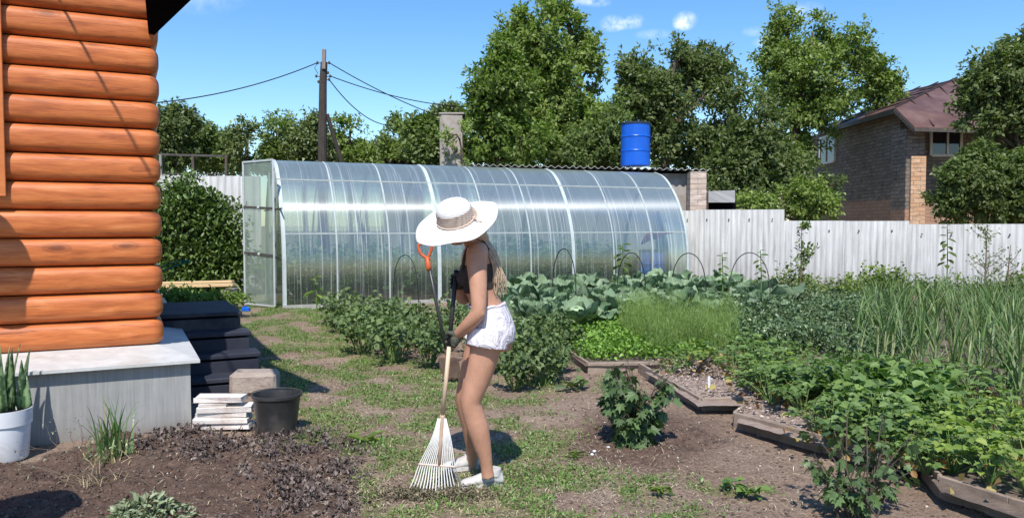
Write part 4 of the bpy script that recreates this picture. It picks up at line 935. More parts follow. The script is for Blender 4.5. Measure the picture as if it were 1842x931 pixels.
def inregion(poly,n,r,ymin=None):
    """random ground points inside a photo polygon"""
    P=np.array([gnd(*p)[:2] for p in poly]); lo=P.min(0);hi=P.max(0); out=[]
    pl=[tuple(p) for p in P]
    while len(out)<n:
        q=r.uniform(lo,hi,(max(50,n),2)); k=inpoly(q[:,0],q[:,1],pl); out+=list(q[k])
    return np.array(out[:n])
def spaced(poly,n,dmin,r):
    out=[]; tries=inregion(poly,n*14,r)
    for q in tries:
        if all((q[0]-o[0])**2+(q[1]-o[1])**2>dmin*dmin for o in out): out.append(q)
        if len(out)>=n: break
    return np.array(out)
# mulch chips
r=np.random.default_rng(91)
q=np.concatenate([inregion([(1256,738),(1358,735),(1352,690),(1240,662),(1160,668)],1500,r),inregion([(1325,765),(1590,840),(1700,760),(1400,680)],1800,r)])
P=np.column_stack([q,np.full(len(q),.105)+r.uniform(0,.02,len(q))]); D=rdir(len(q),r); D[:,2]*=.25
V,F,uv=leaves(P,D,r.uniform(.012,.040,len(q)),r.uniform(.006,.018,len(q)),T_DIA,r=r)
tag(link('wood_chips',newmesh('wood_chips',V,F,leafmat('chips',[(.36,.27,.22),(.46,.36,.30),(.25,.17,.13),(.56,.47,.42)],.8,.0))),kind='stuff')
MB().box((0,0,.11),(.022,.004,.22),bev=.001).solo('plant_marker',MWHITEPL,'thin white plant marker stuck in the mulch of the small bed','marker').location=tuple(gnd(1275,722)+[0,0,.0])
# ================================================================ PLANT PROTOTYPES
def proto(name,parts,label,cat_,group):
    root=thing(name,label,cat_,(0,0,0),group=group)
    for nm,me in parts: link(nm,me,root)
    return root
def put(prs,pts,r,s=(.85,1.15),z=0.0,labels=None,first={}):
    for i,q in enumerate(pts):
        p=prs[i%len(prs)]
        if p.name not in first: first[p.name]=1; o=p
        else: o=copytree(p)
        sc=r.uniform(*s); o.location=(q[0],q[1],(q[2] if len(q)>2 else z)); o.rotation_euler=(0,0,r.uniform(0,6.28)); o.scale=(sc,sc,sc*r.uniform(.9,1.1))
        if labels: o['label']=labels[i]
def stemmesh(m,mat): V=np.concatenate(m.V); return newmesh('stems',V,m.F,mat,np.concatenate(m.U))
# potato-like bushy plant
MPOT=leafmat('potato_leaf',[(.10,.155,.05),(.14,.20,.065),(.19,.255,.09),(.07,.115,.04)],.42,.2,vein=.25)
MPOT2=leafmat('carrot_leaf',[(.09,.14,.06),(.13,.19,.085),(.20,.265,.14),(.065,.105,.045)],.36,.16)
def leafy(seed,R,H,nst,lps,ls,mat,T=T_OV2,wf=.55,droop=.15,smat=None,name='leafy_plant',label='',cat_='plant',group=None,up=.5,spread=1.0):
    r=np.random.default_rng(seed); Ps=[];Ds=[];sb=MB()
    for i in range(nst):
        a=r.uniform(0,6.28); rr=R*math.sqrt(r.uniform(.02,1))*spread; h=H*(1-.45*(rr/R)**2)*r.uniform(.7,1.08)
        tip=np.array([rr*math.cos(a),rr*math.sin(a),h]); b0=tip*[.18,.18,0]; mid=(b0+tip)/2+np.array([0,0,h*.15]); C_=cr([b0,mid,tip],3)
        sb.tube(C_,np.linspace(.006,.0025,len(C_))*(ls/.06)**.5,5,cap=False)
        u=r.uniform(.3,1.05,lps); pt=b0+(tip-b0)*u[:,None]; pt[:,2]+=h*.15*4*u*(1-u); Ps.append(pt+r.normal(0,ls*.55,(lps,3))); 
        o=np.array([math.cos(a),math.sin(a),0]); Ds.append(unit(o*.6+r.normal(0,.75,(lps,3))+[0,0,-droop]))
    P=np.concatenate(Ps); P[:,2]=np.maximum(P[:,2],.015); D=np.concatenate(Ds); L=r.uniform(.6,1.25,len(P))*ls
    V,F,uv=leaves(P,D,L,L*wf*1.5,T,up=rdir(len(P),r,1.6),r=r)
    return proto(name,[('leaves',newmesh('leaves',V,F,mat,uv)),('stems',stemmesh(sb,smat or MGSTEM))],label,cat_,group)
GP='bushy potato plants in front of the greenhouse'
pots=[leafy(100+i,.36,.50,18,15,.062,MPOT,name='potato_plant',label='bushy dark green potato plant among others in front of the greenhouse',group=GP,cat_='plant') for i in range(3)]
r=np.random.default_rng(201)
pts=list(spaced([(585,600),(640,632),(720,655),(830,668),(860,640),(850,600),(700,580),(590,575)],20,.42,r))
put(pots,pts,r,(.8,1.12))
GP2='bushy plants right of the woman'
sq=[leafy(110+i,.30,.50,22,20,.060,MPOT,name='bushy_plant',label='bushy dark green plant just right of the woman, before the raised bed',group=GP2) for i in range(2)]
q=np.array([gnd(925,700),gnd(975,690),gnd(1000,672),gnd(905,670),gnd(955,650),gnd(1010,640),gnd(930,628),gnd(985,622)]); q[:,2]=0
put(sq,q,r,(.78,1.0))
# dense blue-green patch at right
GP3='low blue green plants filling the patch before the garlic'
car=[leafy(120+i,.34,.42,30,22,.042,MPOT2,name='patch_plant',label='low blue green bushy plant in the dense patch left of the garlic',group=GP3) for i in range(3)]
pts=spaced([(1335,632),(1420,655),(1500,662),(1555,690),(1640,640),(1600,565),(1400,560),(1330,585)],46,.36,r); put(car,pts,r,(.85,1.15),.03)
GP4='weedy bushes along the foot of the right fence'
wb=[leafy(130+i,.40,.72,26,16,.065,MT['mid'],name='weedy_bush',label='tall weedy bush growing at the foot of the right fence',group=GP4) for i in range(2)]
q=np.array([at(x,405,Y)*[1,1,0] for x,Y in [(1430,15.4),(1490,15.2),(1530,15.0),(1560,15.4),(1590,15.2),(1625,15.0),(1680,14.6),(1730,14.5),(1780,14.2),(1830,14.0),(1860,13.8),(1460,14.5),(1540,14.2)]]); put(wb,q,r,(.8,1.15))
# saplings and tall stems by the fence
def sapling(px,ytop,ybase,Y,wd,label,nl,ls,mat,nb,seed,name='sapling',dark=False):
    r=np.random.default_rng(seed); K=Y/1400; tp=at(px,ytop,Y); b0=np.array([tp[0]-.02,Y,0]); root=thing(name,label,'sapling' if name=='sapling' else 'plant',b0); sb=MB(); W=wd*K
    mid=(b0+tp)/2+[r.normal(0,.03),0,0]; ax=cr([b0,mid,tp],5); sb.tube(ax,np.linspace(.022,.004,len(ax)),6); Ps=[];Ds=[]
    for i in range(nb):
        u=r.uniform(.38,.98); s0=ax[int(u*(len(ax)-1))]; a=r.choice([0,PI])+r.normal(0,.6); l=W*(1.1-u*.6)*r.uniform(.5,1); e=s0+[math.cos(a)*l,math.sin(a)*l,l*r.uniform(.6,1.4)]; e[2]=min(e[2],tp[2]); m2=(s0+e)/2+[0,0,-.03]
        sb.tube([s0,m2,e],[.008,.006,.002],5,cap=False); k=nl//nb; uu=r.uniform(.2,1,k)[:,None]; Ps.append(s0+(e-s0)*uu+r.normal(0,.03,(k,3))); Ds.append(unit((e-s0)/l*.4+r.normal(0,.7,(k,3))))
    k=nl//4; uu=r.uniform(.5,1,k)[:,None]; Ps.append(b0+(tp-b0)*uu+r.normal(0,.03,(k,3))); Ds.append(unit(r.normal(0,.7,(k,3))+[0,0,.5]))
    P=np.concatenate(Ps);D=np.concatenate(Ds);L=r.uniform(.7,1.3,len(P))*ls; V,F,uv=leaves(P,D,L,L*.5,T_OV2,r=r); link('leaves',newmesh('leaves',V-b0,F,mat,uv),root); sb.build('stem',MTWIG,root)
sapling(1442,402,540,15.0,34,'young leafy sapling in front of the fence, left one',150,.085,MT['deep'],10,301)
sapling(1776,405,540,13.6,48,'young spindly sapling in front of the fence, right one',230,.05,MT['deep'],16,302)
sapling(1818,440,540,13.4,40,'small crooked sapling by the fence near the right edge',60,.05,MT['deep'],5,303)
def tallstem(px,ytop,Y,label,leafs,seed,ls=.17,mat=None,name='sunflower_plant',cat_='plant'):
    r=np.random.default_rng(seed); tp=at(px,ytop,Y); b0=np.array([tp[0],Y,0]); root=thing(name,label,cat_,b0); MB().tube(cr([b0,(b0+tp)/2+[.02,0,0],tp],4),np.linspace(.014,.007,9),6).build('stem',MGSTEM,root)
    Ps=[];Ds=[];L=[]
    for i in range(leafs):
        u=1-.5*(i/leafs)**1.0; a=i*2.4+r.normal(0,.3); Ps.append(b0+(tp-b0)*u); Ds.append([math.cos(a),math.sin(a),.15 if u>.85 else -.35]); L.append(ls*r.uniform(.6,1.1)*(.6 if u>.93 else 1))
    L=np.array(L); V,F,uv=leaves(np.array(Ps),np.array(Ds),L,L*.5,T_OV2,up=np.tile([0,0,1.],(leafs,1)),r=r); link('leaves',newmesh('leaves',V-b0,F,mat or MT['deep'],uv),root)
tallstem(1299,456,13.6,'young sunflower plant left of the rightmost hoop',12,1)
tallstem(1368,450,13.2,'young sunflower plant at the right foot of the rightmost hoop',13,2)
tallstem(1704,405,13.9,'tall dark stemmed plant with drooping leaves by the fence',16,3,.2)
tallstem(1646,492,13.6,'short sunflower plant with big dark leaves by the fence',9,4,.22)
tallstem(567,498,11.6,'single spindly plant with a leafy top before the greenhouse wall',7,5,.19,MT['light'],'lone_plant')
tallstem(1465,505,13.9,'small yellowish plant with star of leaves before the fence',9,6,.18,MT['light'],'lone_plant')
tallstem(1120,440,15.9,'dark branching plant seen through the greenhouse wall',12,8,.3,MT['dark'],'lone_plant')
# plants inside the greenhouse
GT='vegetable plants inside the greenhouse'
MTOM=leafmat('tomato_leaf',[(.07,.13,.04),(.10,.17,.05),(.13,.22,.06),(.055,.10,.03)],.5,.25)
tom=[leafy(140+i,.42,.85,24,18,.085,MTOM,name='tomato_plant',label='green tomato plant growing inside the greenhouse',group=GT) for i in range(2)]
q=np.array([inG(x,.75+.0*x) for x in np.arange(.55,GL-1.3,.55)]+[inG(x,1.9) for x in np.arange(.6,GL-.3,.6)]); put(tom,q,r,(1.0,1.25))
bb_=[leafy(150+i,.55,1.15,30,18,.10,MT['mid'],name='weedy_bush',label='tall weedy bush seen dimly through and behind the greenhouse',group='weedy bushes behind the greenhouse') for i in range(2)]
q=np.array([inG(x,3.4) for x in np.arange(.2,GL+.6,.75)]); put(bb_,q,r,(.95,1.3))
# cabbages
MCAB=leafmat('cabbage_leaf',[(.10,.165,.085),(.18,.255,.15),(.32,.39,.27),(.14,.22,.09)],.5,.14,(1,1.15,.75),spec=.3,vein=.5,nscale=2.5)
MCABY=leafmat('pale_cabbage_leaf',[(.24,.34,.16),(.30,.40,.20),(.34,.44,.24)],.40,.16,(1,1.15,.6),vein=.6,nscale=2.5)
def cabbage(seed,mat):
    r=np.random.default_rng(seed); parts=[];nl=19
    for i in range(nl):
        ring=i/nl; a=i*2.399+r.normal(0,.15); L=r.uniform(.30,.44)*(1-.45*ring**3); W=L*r.uniform(.78,1.0); m=8;n=7
        u=np.linspace(0,1,m)[:,None];v=np.linspace(-1,1,n)[None,:]
        prof=np.sin(np.clip(u,0,1)**.75*PI*.93+.09)**.55; wv=W*.5*prof*v
        lean=r.uniform(.15,.60)+(1-ring)*.70; curl=r.uniform(-.6,1.5)
        t=u*L; ang=lean+curl*u
        x=np.cumsum(np.concatenate([[0],np.sin((ang[1:]+ang[:-1])[:,0]/2)*np.diff(t[:,0])]))[:,None]; z=np.cumsum(np.concatenate([[0],np.cos((ang[1:]+ang[:-1])[:,0]/2)*np.diff(t[:,0])]))[:,None]
        cup=.25*W*(v**2)*prof*r.uniform(-.4,1.1)+.035*np.sin(v*8+u*9+r.uniform(0,6))*np.abs(v)**1.5
        X=x-cup*np.cos(ang)+.03; Z=z+cup*np.sin(ang)+.03+.05*ring; Y=wv+0*u
        G=np.stack([X*math.cos(a)-Y*math.sin(a),X*math.sin(a)+Y*math.cos(a),np.maximum(Z,.02)],-1); uvg=np.stack([v+0*u,u+0*v],-1)
        idx=np.arange(m*n).reshape(m,n); F=np.stack([idx[:-1,:-1],idx[1:,:-1],idx[1:,1:],idx[:-1,1:]],-1).reshape(-1,4); parts.append((G.reshape(-1,3),F,uvg.reshape(-1,2)))
    V,F,uv=cat(parts); me=newmesh('outer_leaves',V,F,mat,uv,smooth=True)
    hd=MB(); hd.ell((0,0,.17),(.11,.11,.115),n=16,m=12); h=newmesh('head',hd.V[0]+0,hd.F,mat,smooth=True)
    return proto('cabbage',[('outer_leaves',me),('head',h)],'blue green cabbage with broad waxy leaves in the cabbage patch','cabbage','blue green cabbages before the greenhouse')
cabs=[cabbage(400+i,MCAB) for i in range(4)]
pts=spaced([(925,612),(1130,603),(1310,598),(1400,592),(1430,560),(1300,530),(1000,530),(880,535),(880,600)],80,.40,r); pts=pts[np.argsort(pts[:,1])]
put(cabs,pts,r,(.9,1.45),.06)
cy=cabbage(450,MCABY); cy['label']='pale yellow green cabbage beside the woman back'; cy['group']='pale cabbages beside the woman'
q=[gnd(948,604),gnd(925,610)]; put([cy],[q[0]],r,(1.25,1.3),.1)
c2=copytree(cy); c2.location=(q[1][0]-.02,q[1][1]-.5,.0); c2['label']='low pale green cabbage leaves directly behind the white shorts'; c2.scale=(1.0,1.0,.9)
# hoops
for i,(x0,x1,yt,Y) in enumerate([(706,752,458,12.6),(993,1037,447,12.4),(1110,1163,454,13.0),(1208,1272,455,13.4),(1312,1388,454,12.8)]):
    a=at(x0,405,Y+.15);c=at(x1,405,Y-.25); zt=at((x0+x1)/2,yt,Y)[2]; u=np.linspace(0,1,28); sag=np.sin(u*PI)**.55
    P=a[None]+(c-a)[None]*(.5-.5*np.cos(u*PI))[:,None]; P[:,2]=zt*sag
    MB().tube(P,.0085 if i not in (0,) else .007,7).solo('wire_hoop',MWIRE if i<4 else MDARKSTEEL,['thin hoop against the greenhouse wall left of the woman','hoop over cabbages, first to the right of the woman','hoop over cabbages before the greenhouse right half','hoop at the greenhouse far corner','rightmost hoop standing against the pale fence'][i],'hoop','wire hoops over the vegetable beds',loc=np.array([(P[0][0]+P[-1][0])/2,(P[0][1]+P[-1][1])/2,0]))
# young greens and dill
MLET=leafmat('young_greens',[(.13,.24,.035),(.17,.30,.045),(.21,.36,.06),(.10,.19,.03)],.45,.3,(1,1.2,.35))
q=inregion([(1052,664),(1265,662),(1300,645),(1190,600),(1135,596),(1000,606),(990,616)],7600,r); P=np.column_stack([q,.085+r.uniform(0,.14,len(q))]); D=rdir(len(q),r,.25); L=r.uniform(.03,.065,len(q)); V,F,uv=leaves(P,D,L,L*.62,T_OV2,up=rdir(len(q),r,1.5),r=r)
tag(link('young_greens',newmesh('young_greens',V,F,MLET,uv)),kind='stuff')
MDILL=leafmat('dill_frond',[(.16,.24,.06),(.21,.30,.08),(.26,.36,.11),(.14,.20,.05)],.5,.3)
q=inregion([(1175,658),(1310,655),(1332,640),(1325,600),(1150,596),(1110,612)],1900,r); q=q[fbm(q[:,0]*2.6,q[:,1]*2.6,8)>.40]; n=len(q)
hgt=r.uniform(.18,.56,n)*(.6+.7*fbm(q[:,0]*3,q[:,1]*3,5)); b0=np.column_stack([q,np.full(n,.08)]); ax=unit(np.column_stack([r.normal(0,.12,n),r.normal(0,.12,n),np.ones(n)]))
parts=[]
V,F=blades(b0,r.uniform(0,6.28,n),hgt,.006,r.uniform(0,.15,n),.1,3,r); parts.append((V,F))
k=26; u=r.uniform(.15,1.0,(n,k)); P=(b0[:,None,:]+ax[:,None,:]*(u*hgt[:,None])[:,:,None]).reshape(-1,3); D=unit(r.normal(0,.55,(n*k,3))+[0,0,.85]); V,F,uv=leaves(P,D,r.uniform(.03,.10,n*k),.0035,T_DIA,r=r); parts.append((V,F))
V,F,_=cat(parts); tag(link('dill',newmesh('dill',V,F,MDILL)),kind='stuff')
# garlic
MGAR=leafmat('garlic_leaf',[(.085,.15,.05),(.115,.19,.062),(.16,.25,.09),(.22,.26,.10)],.45,.2,spec=.3)
def garlic(seed):
    r=np.random.default_rng(seed); n=9; P=np.zeros((n,3)); P[:,2]=np.linspace(.05,.34,n)+r.uniform(0,.05,n); az=np.arange(n)*PI+r.normal(0,.5,n); V,F=blades(P,az,r.uniform(.34,.54,n),r.uniform(.010,.018,n),r.uniform(.10,.50,n),r.uniform(.0,.95,n),6,r)
    sb=MB().tube([(0,0,0),(.006,0,.2),(0,.004,.40)],[.011,.009,.005],6)
    return proto('garlic_plant',[('leaves',newmesh('leaves',V,F,MGAR,smooth=True)),('stem',stemmesh(sb,vary('garlic_stem%d'%seed,(.22,.26,.14),(.34,.36,.22),9,.6,.1)))],'tall garlic plant with long bent leaves in the dense rows at right','garlic','garlic plants in rows at the right')
gar=[garlic(500+i) for i in range(6)]
pts=spaced([(1528,684),(1632,708),(1760,745),(1990,800),(2100,600),(1800,575),(1560,585)],380,.125,r); put(gar,pts,r,(.85,1.10),.05)
# strawberries / beans
MSTR=leafmat('strawberry_leaf',[(.11,.19,.045),(.16,.25,.06),(.21,.31,.08),(.08,.14,.04)],.42,.25,vein=.5)
MSTY=leafmat('yellowish_strawberry_leaf',[(.20,.29,.05),(.27,.36,.065),(.34,.41,.09),(.13,.21,.045)],.42,.3,vein=.5)
MRED=leafmat('old_leaf',[(.30,.12,.05),(.40,.24,.08),(.36,.30,.10),(.22,.08,.04)],.6,.2)
def straw(seed,mat,H=.24,R=.19,n=24,ls=.056,label='',group='',old=True):
    r=np.random.default_rng(seed); Ps=[];Ds=[];Ls=[];Up=[]; sb=MB()
    for i in range(n):
        a=r.uniform(0,6.28); rr=R*math.sqrt(r.uniform(.03,1)); h=H*r.uniform(.55,1.1)*(1-.4*(rr/R)**2); tip=np.array([rr*math.cos(a),rr*math.sin(a),h]); sb.tube([tip*[.1,.1,0],tip*[.5,.5,.62],tip],[.0028,.0022,.0016],4,cap=False)
        l=ls*r.uniform(.7,1.2); o=np.array([math.cos(a),math.sin(a),r.uniform(-.25,.3)]); s=np.array([-math.sin(a),math.cos(a),0])
        for k in (-1,0,1): Ps.append(tip);Ds.append(o*(1 if k==0 else .35)+s*k*.9+[0,0,-.05]);Ls.append(l*(1 if k==0 else .85));Up.append(unit(np.array([0,0,1.])+r.normal(0,.25,3)+o*.2))
    V,F,uv=leaves(np.array(Ps),np.array(Ds),np.array(Ls),np.array(Ls)*.80,T_OV2,up=np.array(Up),r=r)
    parts=[('leaves',newmesh('leaves',V,F,mat,uv)),('stems',stemmesh(sb,MGSTEM))]
    if old:
        k=8; P=np.column_stack([r.normal(0,R*.7,(k,2)),r.uniform(.01,.08,k)]); V,F,uv=leaves(P,rdir(k,r),np.full(k,.06),np.full(k,.045),T_OV2,r=r); parts.append(('withered_leaves',newmesh('withered_leaves',V,F,MRED,uv)))
    return proto('strawberry_plant',parts,label,'strawberry plant',group)
s1=[straw(600+i,MSTR,label='leafy green strawberry plant in the long raised bed',group='strawberry plants in the long raised bed') for i in range(4)]
pts=spaced([(1370,742),(1450,775),(1560,805),(1690,845),(1760,770),(1842,760),(1842,730),(1660,700),(1560,690),(1420,655),(1340,640),(1300,662),(1340,700)],78,.235,r); pts=np.concatenate([pts,np.array([gnd(*p)[:2] for p in [(1500,790),(1535,812),(1575,818),(1615,835),(1650,842),(1410,722),(1440,742),(1600,808),(1680,850),(1385,712),(1495,818),(1520,826),(1552,830),(1580,842),(1610,852),(1470,806),(1640,860),(1690,870),(1668,880),(1400,735),(1460,728)]])]); put(s1,pts,r,(.62,1.35),.09)
s2=[straw(620+i,MSTY,label='bright yellow green strawberry plant in the nearest raised bed',group='strawberry plants in the nearest raised bed',old=i==0) for i in range(3)]
pts=spaced([(1700,878),(1815,915),(1990,970),(1990,850),(1842,800),(1680,780),(1660,830)],44,.20,r); put(s2,pts,r,(.9,1.25),.10)
s3=[straw(630+i,MSTY if i else MSTR,label='small strawberry plant at the corner between the greens bed and mulch bed',group='strawberry plants beside the mulch bed') for i in range(2)]
q=np.array([gnd(1205,690),gnd(1235,678),gnd(1220,668),gnd(1290,672),gnd(1320,690),gnd(1340,705),gnd(1365,690),gnd(1395,700)]);q[:,2]=.08; put(s3,q,r,(.8,1.1))
# strawberry bush mound in the middle of the long bed (taller green bean plants)
bn=[leafy(650+i,.20,.36,16,11,.085,MSTR,name='bean_plant',label='taller fresh green bean plant among the strawberries',group='bean plants among the strawberries',wf=.6) for i in range(2)]
q=np.array([gnd(1545,775),gnd(1590,775),gnd(1640,778),gnd(1505,755),gnd(1560,745),gnd(1610,745),gnd(1665,760)]);q[:,2]=.08; put(bn,q,r,(.85,1.1))
# currant bushes
MDKST=vary('dark_stem',(.05,.038,.028),(.10,.08,.06),8,.85,.3)
MCUR=leafmat('currant_leaf',[(.06,.11,.034),(.085,.15,.045),(.13,.21,.07),(.05,.09,.028)],.40,.2,vein=.35)
def currant(seed,px,py,H,R,n,lps,ls,label,stemm):
    r=np.random.default_rng(seed); g=gnd(px,py); root=thing('currant_bush',label,'bush',(g[0],g[1],0)); sb=MB();Ps=[];Ds=[]
    for i in range(n):
        a=r.uniform(0,6.28); rr=R*r.uniform(.25,1.0); h=H*r.uniform(.35,1.0); tip=np.array([rr*math.cos(a),rr*math.sin(a),h]); b0=np.array([r.normal(0,.055),r.normal(0,.045),0]); mid=(b0+tip)/2+[0,0,h*.12]; ax=cr([b0,mid,tip],5); sb.tube(ax,np.linspace(.0055,.002,len(ax)),6,cap=False)
        for k in range(lps):
            u=r.uniform(.12 if lps>12 else .30,1.0); p=ax[int(u*(len(ax)-1))]; o=unit(np.array([math.cos(a),math.sin(a),0])*.7+r.normal(0,.8,3)); o[2]=r.uniform(-.9,.1); q=p+o*ls*.6; sb.tube([p,(p+q)/2+[0,0,.008],q],[.0016,.0013,.001],4,cap=False); Ps.append(q); Ds.append(unit(o+[0,0,-.35]))
    P=np.array(Ps);P[:,2]=np.maximum(P[:,2],ls*.5); L=r.uniform(.55,1.25,len(P))*ls; V,F,uv=leaves(P,np.array(Ds),L,L*.95,T_LOBE,up=rdir(len(P),r,1.3),r=r); link('leaves',newmesh('leaves',V,F,MCUR,uv),root); sb.V=[v for v in sb.V]; link('stems',stemmesh(sb,stemm),root); return root
currant(701,1143,799,.58,.25,34,18,.075,'dense young currant bush on bare dug soil, right of the woman',MDKST)
currant(702,1548,930,.50,.30,24,11,.055,'open currant bush with bare dark stems in the lower right foreground',MDKST)
# small young plants in the bare soil
for (x,y,sc,lab) in [(473+850-850+0,0,0,'')][:0]: pass
def rosette(px,py,R,n,mat,label,name='weed',T=T_OV2,wf=.45,elev=.5,seed=0,cat_='weed',ls=None):
    r=np.random.default_rng(seed+int(px)); g=gnd(px,py); a=r.uniform(0,6.28,n); D=np.stack([np.cos(a),np.sin(a),r.uniform(.05,elev,n)],1); P=np.zeros((n,3)); P[:,:2]=r.normal(0,R*.25,(n,2)); P[:,2]=.012+r.uniform(0,R*.3,n); L=r.uniform(.5,1.1,n)*(ls or R)
    V,F,uv=leaves(P,D,L,L*wf,T,up=rdir(n,r,2),r=r); o=link(name,newmesh(name,V,F,mat,uv)); o.location=tuple(g); return tag(o,label,cat_)
rosette(1036,703,.16,16,MPOT,'small green seedling on the soil left of the raised bed corner','seedling',cat_='seedling',elev=1.2)
rosette(1345,893,.11,14,MSTR,'low broad leaved weed on bare soil near the lower right','weed',wf=.6)
rosette(1310,880,.10,12,MSTR,'small weed on bare soil left of the broad leaved one','weed')
rosette(1036,826,.08,18,MT['light'],'little grassy tuft on the soil below the currant bush','weed',wf=.12)
rosette(1190,890,.09,16,MT['light'],'faint weed on bare soil in the lower middle right','weed',wf=.2)
rosette(642,800,.14,12,MT['light'],'pale broad leaved weed beside the dug bed edge','weed',wf=.35)
# mint/sage clump at the bottom left
MSAGE=leafmat('sage_leaf',[(.20,.25,.14),(.26,.31,.18),(.33,.38,.24),(.20,.17,.10)],.55,.15)
r=np.random.default_rng(77); n=620; g=gnd(258,938); rr=np.sqrt(r.uniform(0,1,n)); a=r.uniform(0,6.28,n); P=np.stack([rr*np.cos(a)*.20*(1+.25*np.sin(3*a+1)),rr*np.sin(a)*.15,.01+.10*(1-rr**2)*r.uniform(.3,1.1,n)],1); D=unit(np.stack([np.cos(a)*.6,np.sin(a)*.6,np.full(n,.35)],1)+r.normal(0,.45,(n,3))); L=r.uniform(.03,.055,n); V,F,uv=leaves(P,D,L,L*.42,T_OV2,r=r)
o=link('sage_clump',newmesh('sage_clump',V,F,MSAGE,uv)); o.location=(g[0],g[1]+.02,0); tag(o,'low grey green leafy clump at the bottom edge in the dug bed','plant')
# iris clump by the plinth
MIRIS=leafmat('iris_leaf',[(.06,.12,.04),(.09,.16,.05),(.14,.22,.07),(.33,.27,.14)],.42,.2)
g=gnd(205,824); n=70; P=np.column_stack([r.normal(0,.06,(n,2)),np.zeros(n)]); V,F=blades(P,r.uniform(0,6.28,n),r.uniform(.12,.44,n)**1.0,r.uniform(.008,.018,n),r.uniform(.0,.35,n),r.uniform(0,.9,n),6,r); o=link('iris_clump',newmesh('iris_clump',V,F,MIRIS,smooth=True)); o.location=tuple(g); tag(o,'clump of narrow upright iris leaves against the grey plinth','plant')
MDRYB=leafmat('dry_blade',[(.42,.33,.18),(.32,.24,.13),(.5,.42,.26)],.8,.15)
n=90; P=np.column_stack([r.normal(0,.09,(n,2)),np.full(n,.0)]); V,F=blades(P,r.uniform(0,6.28,n),r.uniform(.06,.18,n),.006,r.uniform(.4,1.2,n),r.uniform(.2,1.2,n),4,r); o2=link('dry_leaves',newmesh('dry_leaves',V,F,MDRYB),o)
# bare dry twiggy plant
g=gnd(165,872); root=thing('dry_twig_plant','thin bare twiggy plant bending left over the dug bed','plant',g); sb=MB(); r=np.random.default_rng(12); Ps=[]
def twig(p,d,l,rad_,dep):
    e=p+d*l; m=(p+e)/2+r.normal(0,l*.06,3); sb.tube([p,m,e],[rad_,rad_*.8,rad_*.55],5,cap=False)
    if dep>0:
        for k in range(3): twig(p+(e-p)*r.uniform(.45,1),unit(d+r.normal(0,.55,3)*[1,.5,.6]+[0,0,.02]),l*r.uniform(.45,.8),rad_*.6,dep-1)
    else: Ps.append(e)
for d,l in [((-.75,.1,.75),.24),((-1,.0,.35),.28),((.8,.2,.35),.25),((.2,.1,.8),.16),((-.3,0,.9),.2)]: twig(g+[0,0,.0],unit(np.array(d)),l,.0032,2)
sb.build('twigs',MTWIG,root); P=np.array(Ps); P=np.repeat(P,2,0)+r.normal(0,.012,(len(P)*2,3)); V,F,uv=leaves(P,rdir(len(P),r),r.uniform(.012,.028,len(P)),.009,T_DIA,r=r); link('leaves',newmesh('leaves',V-g,F,MSAGE),root)
n=60; P=np.column_stack([r.normal(0,.10,(n,2))+g[:2]+[.02,0.02],np.full(n,.01)]); V,F=blades(P,r.uniform(0,6.28,n),r.uniform(.05,.14,n),.004,r.uniform(.3,1.2,n),.8,4,r); link('dry_leaves',newmesh('dry_leaves',V-g,F,MDRYB),root)
# ================================================================ GROUND COVER
r=np.random.default_rng(88)
N=640000; x=r.uniform(-5,4.2,N); y=3.6+(r.uniform(0,1,N)**1.25)*13; d_,g_=masks(x,y); px,py=proj(np.stack([x,y,0*x],-1))
cl=fbm(x*6,y*6,44,3); k=(r.uniform(0,1,N)<g_*np.clip((cl-.36)*6,0,1)*1.1)&(px>-60)&(px<1420)
x,y=x[k],y[k]; n=len(x); P=np.column_stack([x,y,gz(x,y)-.004])
MGRASS=leafmat('grass_blade',[(.09,.175,.035),(.13,.23,.05),(.18,.28,.07),(.26,.27,.12)],.5,.25)
m_=int(n*.55); V,F=blades(P[:m_],r.uniform(0,6.28,m_),r.uniform(.018,.055,m_),r.uniform(.003,.006,m_),r.uniform(.1,1.0,m_),r.uniform(.2,1.2,m_),2,r)
tag(link('grass',newmesh('grass',V,F,MGRASS)),kind='stuff')
P2=P[m_:]; P2[:,2]+=r.uniform(.004,.03,len(P2)); D=rdir(len(P2),r,.15); L=r.uniform(.012,.032,len(P2)); V,F,uv=leaves(P2,D,L,L*.5,T_DIA,up=rdir(len(P2),r,1.5),r=r)
tag(link('clover_and_weeds',newmesh('clover_and_weeds',V,F,leafmat('clover',[(.085,.165,.035),(.12,.215,.048),(.17,.27,.07),(.20,.25,.08)],.45,.22))),kind='stuff')
print('grass',n)
# raked straw
N=120000; x=r.uniform(-3.6,3.6,N); y=3.7+(r.uniform(0,1,N)**1.3)*8; px,py=proj(np.stack([x,y,0*x],-1)); d_,g_=masks(x,y)
wgt=.16+.5*np.maximum(inell(px,py,680,870,200,60,.5),inell(px,py,900,860,250,70,.6))+.25*g_-.12*d_+.15*(fbm(x*4,y*4,71)-.5)
k=(r.uniform(0,1,N)<wgt*.8)&(px<1560)&(px>250); x,y=x[k],y[k]; n=len(x); P=np.column_stack([x,y,gz(x,y)+r.uniform(.001,.014,n)]); D=rdir(n,r); D[:,2]*=.22
V,F,uv=leaves(P,D,r.uniform(.02,.075,n),r.uniform(.0022,.0045,n),T_DIA,up=np.tile([0,0,1.],(n,1)),r=r); tag(link('raked_straw',newmesh('raked_straw',V,F,leafmat('straw',[(.34,.26,.16),(.50,.42,.28),(.22,.16,.10),(.62,.54,.40)],.8,.0))),kind='stuff'); print('straw',n)
